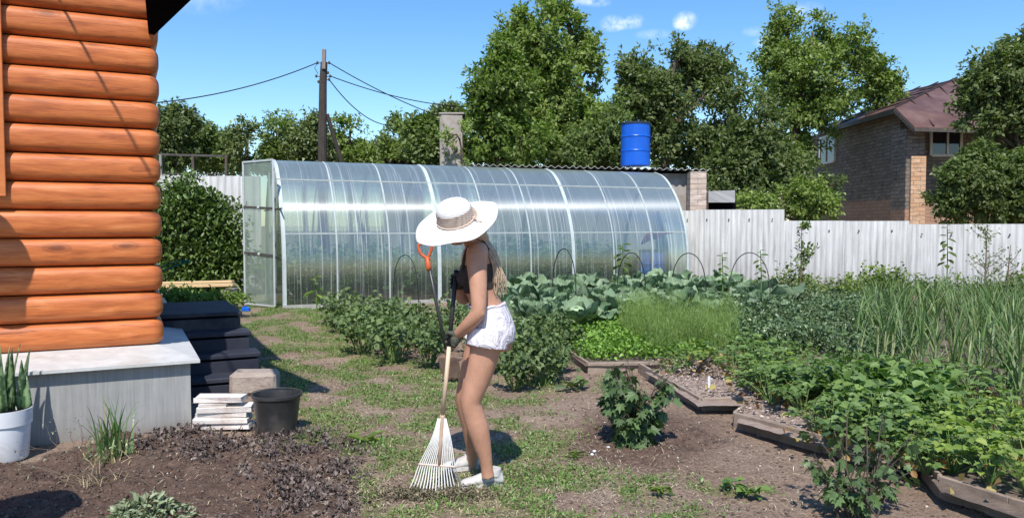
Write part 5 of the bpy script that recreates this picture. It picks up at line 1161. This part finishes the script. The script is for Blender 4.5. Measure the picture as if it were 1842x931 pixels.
# rake pile of moss and debris at the tines
q=np.column_stack([r.normal(0,1,(2600,2))]); P=np.column_stack([gnd(775,893)[0]+q[:,0]*.16,gnd(775,893)[1]+q[:,1]*.05,.008+r.uniform(0,.035,2600)]); D=rdir(2600,r); V,F,uv=leaves(P,D,r.uniform(.012,.04,2600),r.uniform(.003,.012,2600),T_DIA,r=r)
tag(link('raked_debris',newmesh('raked_debris',V,F,leafmat('debris',[(.10,.075,.05),(.16,.13,.08),(.08,.09,.04),(.28,.23,.15)],.9,.0))),kind='stuff')
# dead leaves along the dug bed
N=60000; x=r.uniform(-3,0,N); y=r.uniform(3.7,6.4,N); px,py=proj(np.stack([x,y,0*x],-1)); rim=np.maximum.reduce([inell(px,py,400,800,120,26,.5),inell(px,py,540,835,95,50,.5),inell(px,py,560,895,80,45,.5),inell(px,py,330,790,60,14,.5)])
k=r.uniform(0,1,N)<rim*np.clip((fbm(x*7,y*7,77,3)-.33)*4,0.05,1)*.75; x,y=x[k],y[k];n=len(x); P=np.column_stack([x,y,gz(x,y)+r.uniform(.0,.045,n)]); D=rdir(n,r); D[:,2]*=.7; L=r.uniform(.014,.042,n); V,F,uv=leaves(P,D,L,L*.5,T_LOBE,r=r)
V[:,2]+=.006*np.sin(V[:,0]*300)
tag(link('dead_leaves',newmesh('dead_leaves',V,F,leafmat('dead_leaf',[(.085,.058,.05),(.13,.095,.082),(.05,.034,.03),(.22,.175,.155)],.75,.05))),kind='stuff'); print('dead',n)
# clods and crumbs of soil
ico=np.array([(0,0,1),(.94,0,.33),(-.47,.82,.33),(-.47,-.82,.33),(.47,.82,-.4),(.47,-.82,-.4),(-.94,0,-.4),(0,0,-1)]); icf=np.array([(0,1,2),(0,2,3),(0,3,1),(1,4,2),(2,6,3),(3,5,1),(1,5,4),(2,4,6),(3,6,5),(4,5,7),(4,7,6),(5,7,6)])
def crumbs(name,x,y,s,mat):
    n=len(x); T=ico[None]*(1+r.normal(0,.22,(n,8,1))); a=r.uniform(0,6.28,n); c,s_=np.cos(a)[:,None],np.sin(a)[:,None]; X=T[...,0]*c-T[...,1]*s_; Y_=T[...,0]*s_+T[...,1]*c; V=np.stack([X,Y_*r.uniform(.6,1,(n,1)),T[...,2]*.7],-1)*s[:,None,None]+np.stack([x,y,gz(x,y)+s*.15],-1)[:,None,:]
    F=(icf[None]+(np.arange(n)*8)[:,None,None]).reshape(-1,3); return tag(link(name,newmesh(name,V.reshape(-1,3),F,mat)),kind='stuff')
N=60000; x=r.uniform(-4.5,4.2,N); y=3.6+(r.uniform(0,1,N)**1.4)*6; px,py=proj(np.stack([x,y,0*x],-1)); d_,g_=masks(x,y); k=(r.uniform(0,1,N)<.30+.55*d_)&(px>-80)&(px<1900); x,y=x[k],y[k]; n=len(x)
MCLOD=leafmat('soil_clod',[(.10,.072,.058),(.15,.112,.09),(.20,.15,.12),(.12,.085,.07)],.95,0.0,spec=.1)
crumbs('soil_clods',x,y,.002+.011*r.uniform(0,1,n)**3+.002,MCLOD); print('clods',n)
x=r.uniform(-2.5,3.5,500); y=r.uniform(3.9,8,500); crumbs('pebbles',x,y,.003+.006*r.uniform(0,1,500)**2,leafmat('pebble',[(.5,.46,.42),(.7,.67,.63),(.35,.3,.27),(.6,.52,.44)],.8,0.0,spec=.2))
for i,(px_,py_) in enumerate([(1094,807),(1069,814),(1065,820)]):
    g=gnd(px_,py_); MB().ell((g[0],g[1],.012),(.013,.011,.009),n=10,m=7).solo('white_pebble',MWHITEPL,['largest white pebble on the soil below the currant bush','small white pebble left of the largest','smallest white pebble below the other two'][i],'pebble',smooth=True)
# ================================================================ THE WOMAN
Y0=4.45
def S(px,py,dy=0.0): return at(px,py,Y0+dy)
def KK(dy=0.0): return (Y0+dy)/FPX
fg=gnd(872,876); wo=thing('person','woman in a wide white hat, black top and white shorts raking dry grass','person',(fg[0],fg[1],0))
def loft(m,sec,n=20,cap=True):
    """sec: list of (centre, in-plane radius, sideways(Y) radius) ; rings perpendicular to the path in the XZ plane"""
    C_=np.array([s[0] for s in sec]); T=np.gradient(C_,axis=0); T=unit(T); V=[]; a=np.arange(n)*2*PI/n
    for i,(c,ra,rb) in enumerate(sec):
        Bv=np.array([0,1.,0]); N=unit(np.cross(Bv,T[i])); B2=np.cross(T[i],N)
        V.append(c+ra*np.cos(a)[:,None]*N+rb*np.sin(a)[:,None]*B2)
    k=len(sec); F=[(i*n+j,i*n+(j+1)%n,(i+1)*n+(j+1)%n,(i+1)*n+j) for i in range(k-1) for j in range(n)]
    if cap: F+=[tuple(range(n))[::-1],tuple((k-1)*n+j for j in range(n))]
    return m.add(np.concatenate(V),F)
def dens(sec,n=4):
    A=np.array([list(s[0])+[s[1],s[2]] for s in sec]); B=cr(A,n); return [(b[:3],b[3],b[4]) for b in B]
def fuse(m,name,mat,parent,vox=.006,sm=4,org=None):
    V=np.concatenate(m.V); me=newmesh(name,V,m.F); o=bpy.data.objects.new('tmp',me); COL.objects.link(o)
    rm=o.modifiers.new('r','REMESH'); rm.mode='VOXEL'; rm.voxel_size=vox; rm.use_smooth_shade=True
    if sm: s=o.modifiers.new('s','SMOOTH'); s.factor=.5; s.iterations=sm
    dg=bpy.context.evaluated_depsgraph_get(); dg.update(); me2=bpy.data.meshes.new_from_object(o.evaluated_get(dg)); bpy.data.objects.remove(o)
    me2.name=name; r0=ORIG[wo.name] if org is None else org; me2.transform(Matrix.Translation(-Vector(r0))); me2.materials.clear(); me2.materials.append(mat)
    me2.polygons.foreach_set('use_smooth',[True]*len(me2.polygons)); return link(name,me2,parent)
def skinmat():
    m=M('skin',(.50,.28,.19),.48,0,.4); t=NT(m); n=t.noise(t.coord('Object'),9,5,.6); c=t.ramp(n,[(.3,(.40,.205,.130)),(.7,(.53,.29,.195))]); fine=t.noise(t.coord('Object'),70,4,.6); c=t.mix(.18,c,t.ramp(fine,[(.3,.7),(.7,1.2)]),'MULTIPLY'); t.base(c)
    t.b.inputs['Subsurface Weight'].default_value=.10; t.b.inputs['Subsurface Radius'].default_value=(.01,.004,.002); t.bump(t.noise(t.coord('Object'),240,3,.6),.12,.001); return m
MSKIN=skinmat()
k0=KK()
b=MB()
# torso: pelvis -> waist -> ribs -> shoulders -> neck   (pixel centre, half depth px, half width m)
tors=[((884,626),36,.150),((885,606),39,.168),((884,580),36,.165),((877,555),29,.135),((870,535),27,.122),((864,512),30,.128),((860,490),31,.138),((859,468),29,.146),((857,450),25,.140),((852,436),18,.095),((845,424,-.06),13.5,.058),((836,408,-.12),12.5,.052)]
loft(b,dens([(S(*p),ra*k0,rb) for p,ra,rb in tors],4),28)
# bust
b.ell(S(838,499,-.065),(.052,.052,.052)); b.ell(S(836,499,.065),(.052,.052,.052))
# buttock mass
b.ell(S(896,600,-.075),(.066,.074,.080)); b.ell(S(896,600,.075),(.066,.074,.080))
# near leg and far leg
def leg(pts,dy0):
    loft(b,dens([(S(x,y,d),ra*KK(d),ra*KK(d)*1.0*f) for (x,y,d,ra,f) in pts],4),22)
leg([(876,596,-.085,32,.9),(874,622,-.088,28.5,.95),(867,655,-.09,25.5,.98),(857,688,-.09,22.5,1),(849,712,-.09,19.8,1.05),(847,726,-.088,19,1.05),(852,745,-.084,19.5,1.0),(860,770,-.08,19.5,1.0),(867,797,-.075,16.5,1),(873,822,-.07,12.5,1),(876,843,-.068,11,1),(878,858,-.068,12,1.0)],0)
b.ell(S(840,718,-.092),(.040,.045,.05))
leg([(872,596,.085,32,.9),(866,622,.09,29.5,.95),(856,655,.10,26,.98),(846,688,.115,22.5,1),(839,710,.13,19.5,1.05),(838,724,.14,18,1.05),(842,742,.155,18,1.0),(848,766,.18,17.5,1.0),(850,790,.21,15,1),(850,812,.25,11.5,1),(849,830,.29,10.5,1),(848,842,.30,11.5,1.0)],0)
# arms: shoulder, elbow, wrist
def limb(pts,n=4):
    A=np.array([list(S(x,y,d))+[ra*KK(d)] for (x,y,d,ra) in pts]); B=cr(A,n); b.tube(B[:,:3],B[:,3],18)
limb([(862,450,-.08,17),(858,456,-.125,20),(858,480,-.145,18.5),(860,510,-.175,16.5),(861,540,-.20,14.5),(860,560,-.21,13.5),(853,572,-.20,13.5),(843,583,-.175,12.5),(830,595,-.135,10.5),(820,604,-.10,8.5),(813,609,-.075,9)])
b.ell(S(864,562,-.215),(.030,.034,.036))
limb([(856,452,.10,17),(850,458,.155,19),(846,480,.17,17),(842,505,.15,15),(838,528,.12,13.5),(834,535,.10,13),(829,528,.06,11.5),(825,515,.02,9.5),(822,506,-.01,8.5)])
# head: turned left, bowed
hu=unit(np.array([-.30,-.20,.93])); hf=unit(np.array([-1.,-.12,0])-hu*np.dot([-1.,-.12,0],hu)); hs_=np.cross(hu,hf); HM=np.stack([hf,hs_,hu],1)
HC=S(826,402,-.14)
def H(x,y,z): return HC+HM@np.array([x,y,z])
b.ell(H(-.012,0,.018),(.094,.076,.100),HM,20,14); b.ell(H(.030,0,-.045),(.062,.056,.070),HM,18,12); b.ell(H(.058,0,-.088),(.024,.026,.020),HM)
b.ell(H(.084,0,-.040),(.018,.011,.015),HM); b.tube([H(.078,0,.002),H(.088,0,-.022),H(.098,0,-.040)],[.007,.009,.009],8)
for s in (-1,1):
    b.ell(H(-.002,s*.076,-.022),(.017,.007,.030),HM); b.ell(H(.066,s*.030,.012),(.018,.022,.008),HM); b.ell(H(.060,s*.034,-.030),(.022,.020,.018),HM)
b.ell(H(.082,0,-.066),(.009,.020,.0045),HM); b.ell(H(.079,0,-.075),(.009,.017,.005),HM)
b.tube([H(-.02,0,-.05),S(846,426,-.07)],[.052,.054],14)
body=fuse(b,'body',MSKIN,wo,.0055,5)
# eyes, lips, brows
MEYE=M('eye_white',(.75,.73,.70),.2); MIRISD=M('iris',(.10,.07,.05),.2); MLIP=M('lip',(.45,.16,.14),.45); 
for s in (-1,1):
    e=MB().ell(H(.070,s*.031,-.002),(.011,.0125,.0075),HM,12,8).build('eye',MEYE,body,smooth=True) if False else MB().ell(H(.072,s*.031,-.002),(.010,.0125,.007),HM,12,8).build('eye',MEYE,body,smooth=True)
m_=MB();
m_.ell(H(.089,0,-.068),(.004,.018,.0035),HM).ell(H(.087,0,-.0755),(.005,.015,.004),HM); m_.build('lips',MLIP,body,smooth=True)
# ---- shorts
MSHORT=M('white_shorts',(.66,.64,.68),.85,0,.2); t=NT(MSHORT); n1=t.noise(t.coord('Object',(1,1,.6)),13,3,.55,1.2); n2=t.noise(t.coord('Object'),220,3,.6); t.base(t.ramp(t.noise(t.coord('Object'),5,4,.5),[(.3,(.60,.56,.60)),(.7,(.72,.68,.72))])); t.bump(t.math('ADD',n1,t.math('MULTIPLY',n2,.04)),1.0,.03)
b=MB()
loft(b,dens([(S(*p),ra*k0,rb) for p,ra,rb in [((878,549),31,.143),((882,570),37,.168),((885,595),43,.184),((885,612),41,.18)]],4),30)
b.ell(S(897,600,-.072),(.072,.078,.086)); b.ell(S(897,600,.072),(.072,.078,.086))
for sgn,pts in ((1,[(878,590,-.085,38,.95),(877,608,-.09,37.5,1.0),(875,622,-.092,38.5,1.02)]),(1,[(876,590,.085,38,.95),(872,606,.09,37,1.0),(866,618,.095,37.5,1.02)])):
    loft(b,dens([(S(x,y,d),ra*KK(d),ra*KK(d)*f) for (x,y,d,ra,f) in pts],3),24)
b.ell(S(899,616,-.09),(.046,.066,.046))
sh=fuse(b,'shorts',MSHORT,wo,.006,2)
MSEAM=M('shorts_trim',(.42,.40,.44),.85)
b=MB(); c,ra,rb=S(876,548),31*k0+.004,.147; a=np.linspace(0,2*PI,40)
b.tube(np.stack([c[0]+ra*np.cos(a),c[1]+rb*np.sin(a),c[2]+.006*np.cos(a)+.004*np.sin(a*9)],1),.008,6); b.build('waistband',MSHORT,sh,smooth=True)
# ---- black cropped top with straps
MTOP=vary('black_top',(.030,.020,.017),(.045,.032,.027),20,.8,.3,120,bd=.002)
b=MB()
loft(b,dens([(S(*p),ra*k0+.004,rb+.005) for p,ra,rb in [((865.5,521),29.5,.127),((862,504),30.6,.133),((860,490),31.2,.139),((859.5,478),30.3,.142),((859,470),27,.132)]],4),30)
b.ell(S(838,499,-.065),(.056,.056,.056)); b.ell(S(836,499,.065),(.056,.056,.056))
tp=fuse(b,'top',MTOP,wo,.0055,3)
for s in (-1,1):
    d=s*.075
    P=[S(835,480,d*.95-.0),S(838,456,d),S(844,438,d*.98),S(857,431,d*.95),S(871,438,d*.9),S(882,456,d*.8),S(890,478,d*.65)]
    if s==-1: P=[S(832,484,-.10),S(836,458,-.105),S(845,440,-.088),S(857,430,-.078),S(870,436,-.085),S(882,455,-.085),S(890,478,-.07)]
    MB().tube(cr(P,5),.0075,8).build('strap',MTOP,tp,smooth=True)
# ---- hair
MHAIR=M('blond_hair',(.36,.25,.16),.42,0,.5); t=NT(MHAIR); t.base(t.ramp(t.noise(t.coord('Object',(70,70,6)),2,3,.6),[(.3,(.28,.20,.13)),(.55,(.50,.38,.27)),(.75,(.72,.60,.47))]))
b=MB(); b.ell(H(-.022,0,.010),(.096,.084,.100),HM,18,12); b.tube([H(-.06,0,-.03),S(862,420,-.08),S(872,432,-.02)],[.06,.045,.03],12)
hair=fuse(b,'hair',MHAIR,wo,.007,2)
b=MB(); r=np.random.default_rng(3)
for i in range(80):
    u=r.uniform(-1,1); w_=r.uniform(0,1)
    P=[S(858+6*w_,416+3*u,.02*u-.01),S(874+5*u,430+3*u,-.02+.03*u),S(885+6*u+r.normal(0,2),455,-.05+.05*u),S(895+6*u+r.normal(0,2),482,-.04+.05*u),S(899+8*u+r.normal(0,3),505+r.uniform(-10,6),-.04+.05*u),S(899+8*u+r.normal(0,5),515+r.uniform(-16,22),-.04+.05*u)]
    b.tube(cr(P,4),np.linspace(.0042,.0012,21)*r.uniform(.7,1.2),5,cap=False)
b.build('ponytail',MHAIR,hair,smooth=True)
# ---- hat
HU=unit(np.array([-.20,-.50,.86])); HX=unit(np.array([1.,0,0])-HU*HU[0]); HY=np.cross(HU,HX); HA=np.stack([HX,HY,HU],1); BC=S(821,397,-.165)
MSTRAW=M('white_woven_hat',(.78,.77,.75),.75,0,.2); t=NT(MSTRAW); wv=t.n('ShaderNodeTexWave',{'Scale':32.0,'Vector':t.coord('UV',(0,1,1))},bands_direction='Y'); w2=t.n('ShaderNodeTexWave',{'Scale':26.0,'Vector':t.coord('UV',(1,0,1))},bands_direction='X'); t.bump(t.math('ADD',wv.outputs['Fac'],t.math('MULTIPLY',w2.outputs['Fac'],.4)),.35,.003); t.base(t.ramp(t.noise(t.coord('UV',(8,3,1)),2,3,.5),[(.3,(.70,.69,.67)),(.7,(.82,.81,.79))]))
MBAND=M('beige_woven_band',(.52,.40,.32),.8,0,.2); t=NT(MBAND); wv=t.n('ShaderNodeTexWave',{'Scale':30.0,'Vector':t.coord('Object'),'Distortion':1.0},bands_direction='Z'); t.base(t.ramp(wv.outputs['Fac'],[(.2,(.42,.31,.24)),(.8,(.62,.52,.44))])); t.bump(wv.outputs['Fac'],.5,.003)
hat=thing('hat','','',(0,0,0)); 
for k_ in ('label','category'): 
    if k_ in hat: del hat[k_]
bpy.data.objects.remove(hat)
nr,na=16,72; aa=np.linspace(0,2*PI,na+1); G=[];UVg=[]
ro=.236
for i in range(nr+1):
    f=i/nr; row=[];ur=[]
    for a in aa:
        R_=.092+(ro-.092)*f; c_=math.cos(a)
        z=-.012*f**2-.020*f**2.0*max(0,-c_)**1.5+.030*f**2*max(0,c_)**2+.010*f**2*math.sin(3*a+.6)+.004*f*math.sin(7*a)
        row.append((R_*math.cos(a)*(1.03 if c_<0 else 1.0),R_*math.sin(a)*.96,z)); ur.append((a/(2*PI)*4,f*.5))
    G.append(row);UVg.append(ur)
G=np.array(G);UVg=np.array(UVg); W=G@HA.T+BC
b=MB().grid(W,UVg); hat=b.build('hat',MSTRAW,wo,smooth=True); sd=hat.modifiers.new('s','SOLIDIFY'); sd.thickness=.004
b=MB(); prof=[(.095,-.006),(.0955,.02),(.094,.05),(.091,.078),(.083,.098),(.067,.112),(.045,.120),(.02,.124),(.001,.125)]
b.lathe(prof,c=BC,n=48,M=HA*1.0); b.V[0]=(((b.V[0]-BC)@HA)*[1.06,.98,1])@HA.T+BC; b.build('crown',MSTRAW,hat,smooth=True)
b=MB(); pr=[(.097,-.004)]
for k in range(7): z=.004+k*.0105; rr=.0985-.0007*k; pr+=[(rr-.001,z-.004),(rr+.0015,z),(rr-.001,z+.005)]
b.lathe(pr,c=BC,n=48,M=HA); b.V[0]=(((b.V[0]-BC)@HA)*[1.06,.98,1])@HA.T+BC; b.build('hat_band',MBAND,hat,smooth=True)
b=MB(); P=[BC+HA@np.array([.100*1.06*math.cos(a),.100*.98*math.sin(a),.012+.006*math.sin(a)]) for a in np.linspace(0,2*PI,40)]; b.tube(P,.006,7); q=BC+HA@np.array([.104,-.03,.014]); b.ell(q,(.014,.008,.010)); b.tube([q,q+HA@np.array([.02,-.03,.0]),q+HA@np.array([.045,-.04,-.012])],[.005,.004,.003],6); b.build('cord',MBAND,hat,smooth=True)
# ---- shoes and socks
MSHOE=vary('grey_sneaker',(.42,.40,.38),(.58,.56,.54),14,.8,.5,60,bd=.006,dirt=(.30,.24,.2)); MSOLE=vary('rubber_sole',(.50,.48,.45),(.62,.6,.56),10,.7,.2,dirt=(.28,.22,.18)); MLACE=M('lace',(.62,.6,.58),.8)
def shoe(ank,yaw,nm='shoe',L=.245):
    """ank: ankle ground point, toe towards yaw"""
    f=np.array([math.cos(yaw),math.sin(yaw),0]); s=np.array([-f[1],f[0],0]); Z=np.array([0,0,1.]); Mx=np.stack([f,s,Z],1)
    A=lambda x,y,z: ank+Mx@np.array([x,y,z])
    b=MB(); sec=[(-.065,.030,.030,.040),(-.045,.036,.035,.052),(-.01,.045,.037,.058),(.03,.042,.037,.050),(.07,.034,.039,.040),(.11,.029,.043,.030),(.145,.026,.043,.026),(.170,.022,.034,.022),(.182,.016,.018,.016)]
    ring=[];n=22;a=np.arange(n)*2*PI/n
    for x,zc,wy,hz in sec: ring.append([A(x,wy*math.cos(q),zc+hz*math.sin(q)*(1 if math.sin(q)>0 else .5)) for q in a])
    R_=np.array(ring); k=len(sec); F=[(i*n+j,i*n+(j+1)%n,(i+1)*n+(j+1)%n,(i+1)*n+j) for i in range(k-1) for j in range(n)]+[tuple(range(n))[::-1],tuple((k-1)*n+j for j in range(n))]; b.add(R_.reshape(-1,3),F)
    b.tube([A(-.012,0,.06),A(-.016,0,.105)],[.044,.040],16)
    o=fuse(b,nm,MSHOE,wo,.005,2)
    b=MB(); out=[];m=30
    for q in np.linspace(0,2*PI,m,endpoint=False):
        x=.058+.128*math.cos(q); wy=(.043 if math.cos(q)>0 else .036)*math.copysign(abs(math.sin(q))**.7,math.sin(q)); out.append((x,wy))
    V=[A(x,y,0.0) for x,y in out]+[A(x*1.0,y,.024) for x,y in out]; b.add(V,[tuple(range(m))[::-1],tuple(range(m,2*m))]+[(i,(i+1)%m,m+(i+1)%m,m+i) for i in range(m)]); b.build('sole',MSOLE,o)
    b=MB()
    for i in range(4): x=.035+i*.022; z=.094-.017*i; b.tube([A(x,-.026,z-.016),A(x+.004,0,z-.002),A(x,.026,z-.016)],.0028,5)
    b.build('laces',MLACE,o)
g=gnd(884,877); shoe(np.array([g[0],g[1]+.045,0.0]),PI-.12+.35)
g2=S(848,842,.30); shoe(np.array([g2[0]-.0,g2[1],0.0]),PI+.25)
# ---- gloves gripping the handle
MGLOVE=vary('dark_work_glove',(.05,.055,.040),(.085,.09,.065),20,.85,.5,90,bd=.004); MGLB=vary('black_glove',(.018,.018,.018),(.035,.035,.03),20,.8,.4,90)
def grip(center,axis,palmdir,wrist,mat,hid,curl=1):
    """fingers wrap a handle: axis along handle, palmdir from handle axis to the palm"""
    ax=unit(np.array(axis,float)); pd=unit(np.array(palmdir,float)-ax*np.dot(palmdir,ax)); sd=np.cross(ax,pd); b=MB()
    P=lambda r_,th,z: center+ax*z+r_*(pd*math.cos(th)+sd*math.sin(th))
    b.tube([wrist,center+pd*.034+(wrist-center)*.25,center+pd*.032,center+pd*.026-ax*.0],[.027,.028,.033,.028],12)
    b.ell(center+pd*.030,(.024,.026,.040)); b.ell(P(.030,0,.018),(.020,.022,.022)); b.ell(P(.030,0,-.018),(.020,.022,.022))
    lens=[2.9,3.25,3.1,2.6]
    for k,zz in enumerate((.033,.011,-.011,-.032)):
        n=9; th=np.linspace(.15,lens[k],n)*curl; rr=[.030,.031,.029,.027,.026,.025,.0245,.024,.0235]; b.tube([P(rr[i],th[i],zz+.002*math.sin(i)) for i in range(n)],np.linspace(.0105,.0085,n),9)
    th=-np.linspace(.2,2.3,8)*curl; b.tube([P([.036,.036,.033,.030,.028,.026,.025,.0245][i],th[i],.030+.012*math.sin(i/7*PI)) for i in range(8)],np.linspace(.014,.0095,8),9)
    return fuse(b,'glove',mat,wo,.0038,1)
hA=S(820,492,-.045); hB=S(808,622,-.115); axis=unit(hA-hB)
grip(S(818.6,507,-.04)+0,axis,(.75,.15,.1),S(826,514,.02),MGLB,0)
grip(S(808.8,612,-.112),axis,(.7,-.25,.15),S(817,605,-.09),MGLOVE,1)
b=MB(); w0=S(817,605,-.09); dv=unit(S(830,595,-.135)-w0); b.tube([w0-dv*.02,w0+dv*.012,w0+dv*.035],[.029,.033,.036],14); b.build('glove_cuff',MGLOVE,wo,smooth=True)
# ================================================================ RAKE
tipc=gnd(783,893); top_=at(796,752,4.36)
rk=thing('rake','fan rake with many thin white tines and a pale wooden handle, held by the woman','rake',(tipc[0],tipc[1],0))
MWHND=vary('pale_wood_handle',(.56,.42,.28),(.68,.54,.38),5,.55,.15,60,(12,12,1.2),dirt=(.38,.27,.17)); MBHND=M('black_handle',(.02,.02,.022),.45)
hTop=hA+axis*.02
k1=hB-axis*.0; LB=at(796,746,4.358)
MB().tube([LB,(LB+k1)/2+[.001,0,0],k1],[.0125,.0125,.012],12).build('handle',MWHND,rk,smooth=True)
MB().tube([k1-axis*.002,(k1+hTop)/2,hTop],[.0128,.0125,.0125],12).build('handle_sleeve',MBHND,rk,smooth=True)
MTINE=vary('white_tine',(.66,.64,.62),(.78,.76,.74),9,.45,.1,metal=0.0,dirt=(.45,.36,.3)); 
s0=at(796,738,4.36); s1=at(793,790,4.345)
MB().tube([s0-(0,0,.02),s0-(0,0,.04),s1,at(790,836,4.325)+[0,-.006,0]],[.0145,.0155,.013,.009],10).build('socket',vary('copper_brown',(.42,.28,.20),(.52,.38,.28),8,.5,.1),rk,smooth=True)
L_=at(753,834,4.335);R_=at(820,839,4.325); MB().tube(cr([L_,(L_+R_)/2+[0,-.012,.004],R_],5),.0065,8).build('crossbar',vary('pinkish_bar',(.55,.40,.33),(.66,.52,.45),8,.5,.1),rk,smooth=True)
pl_=MB(); A=np.array([[at(786,752,4.352),at(805,752,4.352)],[at(776,786,4.34),at(811,786,4.34)]]); 
nT=17
for i in range(nT):
    u=i/(nT-1); xt=736+(830-736)*u; yt=897-10*abs(u-.42)*2-8*(u>.9); p0=at(788+14*u,752,4.352); p1=at(776+35*u,790,4.343)+[0,-.004*math.sin(u*PI),0]; p2=L_+(R_-L_)*(.02+.96*u)+[0,-.012*math.sin(u*PI),.004*math.sin(u*PI)]
    q=gnd(xt,yt); q=q+[0,0,.012]; pm=(p2+q)/2+[0,.008,.0]; e=q+[0,-.0,-.014]; e=e+[0,-.03,-.0]
    MB().tube(cr([p0,p1,p2,pm,q+[0,.012,.012],e],4),[.0032]*17+[.0026]*4,6).build('tine',MTINE,rk,smooth=True)
b=MB()
# ================================================================ SPADE
sp0=at(814,688,7.35); sp0[2]=0; tpz=at(765,440,7.35); spd=thing('spade','garden spade with orange D grip standing in the soil behind the woman','spade',(sp0[0],sp0[1],0))
ax=unit(tpz-sp0); grB=at(770,474,7.35); MORG=vary('orange_plastic',(.46,.085,.025),(.58,.13,.04),8,.45,.1); MSHAFT=M('dark_shaft',(.035,.034,.032),.4)
MB().tube([at(770,470,7.35),at(788,560,7.35),at(805,640,7.35)],[.0165,.0165,.0165],12).build('shaft',MSHAFT,spd,smooth=True)
MB().tube([at(768.5,462,7.35),at(770.5,480,7.35),at(771.5,486,7.35)],[.022,.026,.022],12).ell(at(769,466,7.35),(.03,.022,.03)).build('grip_collar',MORG,spd,smooth=True)
P=[at(768,464,7.35),at(757,456,7.35),at(753,441,7.35),at(765,437,7.35),at(776,440,7.35),at(775,452,7.35),at(769,464,7.35)]
MB().tube(cr(P,5),.0145,10).build('grip',MORG,spd,smooth=True)
c=at(812,667,7.35); bl=MB(); rows=[]
for i,(v,wd) in enumerate([(0,.075),(.04,.092),(.10,.095),(.16,.088),(.21,.06),(.24,.015)]):
    rows.append([at(806,638,7.35)+np.array([wd*u,.02*(1-u*u)-.02,-v])+np.array([.03*v/.2,0,0]) for u in np.linspace(-1,1,9)])
bo=bl.grid(np.array(rows)).build('blade',vary('brown_steel',(.09,.055,.04),(.17,.11,.08),8,.6,.3,metal=.3),spd,smooth=True); bo.modifiers.new('s','SOLIDIFY').thickness=.004
MB().tube([at(803,628,7.35),at(806,645,7.34)],[.020,.017],10).build('blade_socket',bpy.data.materials['brown_steel'],spd,smooth=True)
# ================================================================ ADDED OFF-PICTURE SHADOW CASTERS
# unseen round shape, added to cast a shadow on the log wall
p=onwall(-10,452)+sv*1.25
b=MB().lathe([(0,-.02),(.16,0),(.19,.03),(.12,.16),(.05,.22),(0,.23)],c=p,n=24).lathe([(.13,0),(.15,-.28),(0,-.30)],c=p,n=20)
b.tube([p+[0,0,.2],p+[0,0,2.0]],.01,6); b.solo('wall_shadow_caster',MDARKSTEEL,'added unseen shadow caster left of the picture by the log wall','shadow caster')
g=gnd(60,925); p=g+sv*1.4  # unseen shape on a stick, added to shade the lower left ground
MB().lathe([(0,0),(.26,.0),(.3,.05),(.2,.22),(.05,.30),(0,.31)],c=(p[0]-.1,p[1],p[2]),n=20).tube([(p[0]-.1,p[1],p[2]),(p[0]-.1,p[1],0)],.02,6).solo('ground_shadow_caster',MDARKSTEEL,'added unseen shadow caster on a post left below the picture','lamp')
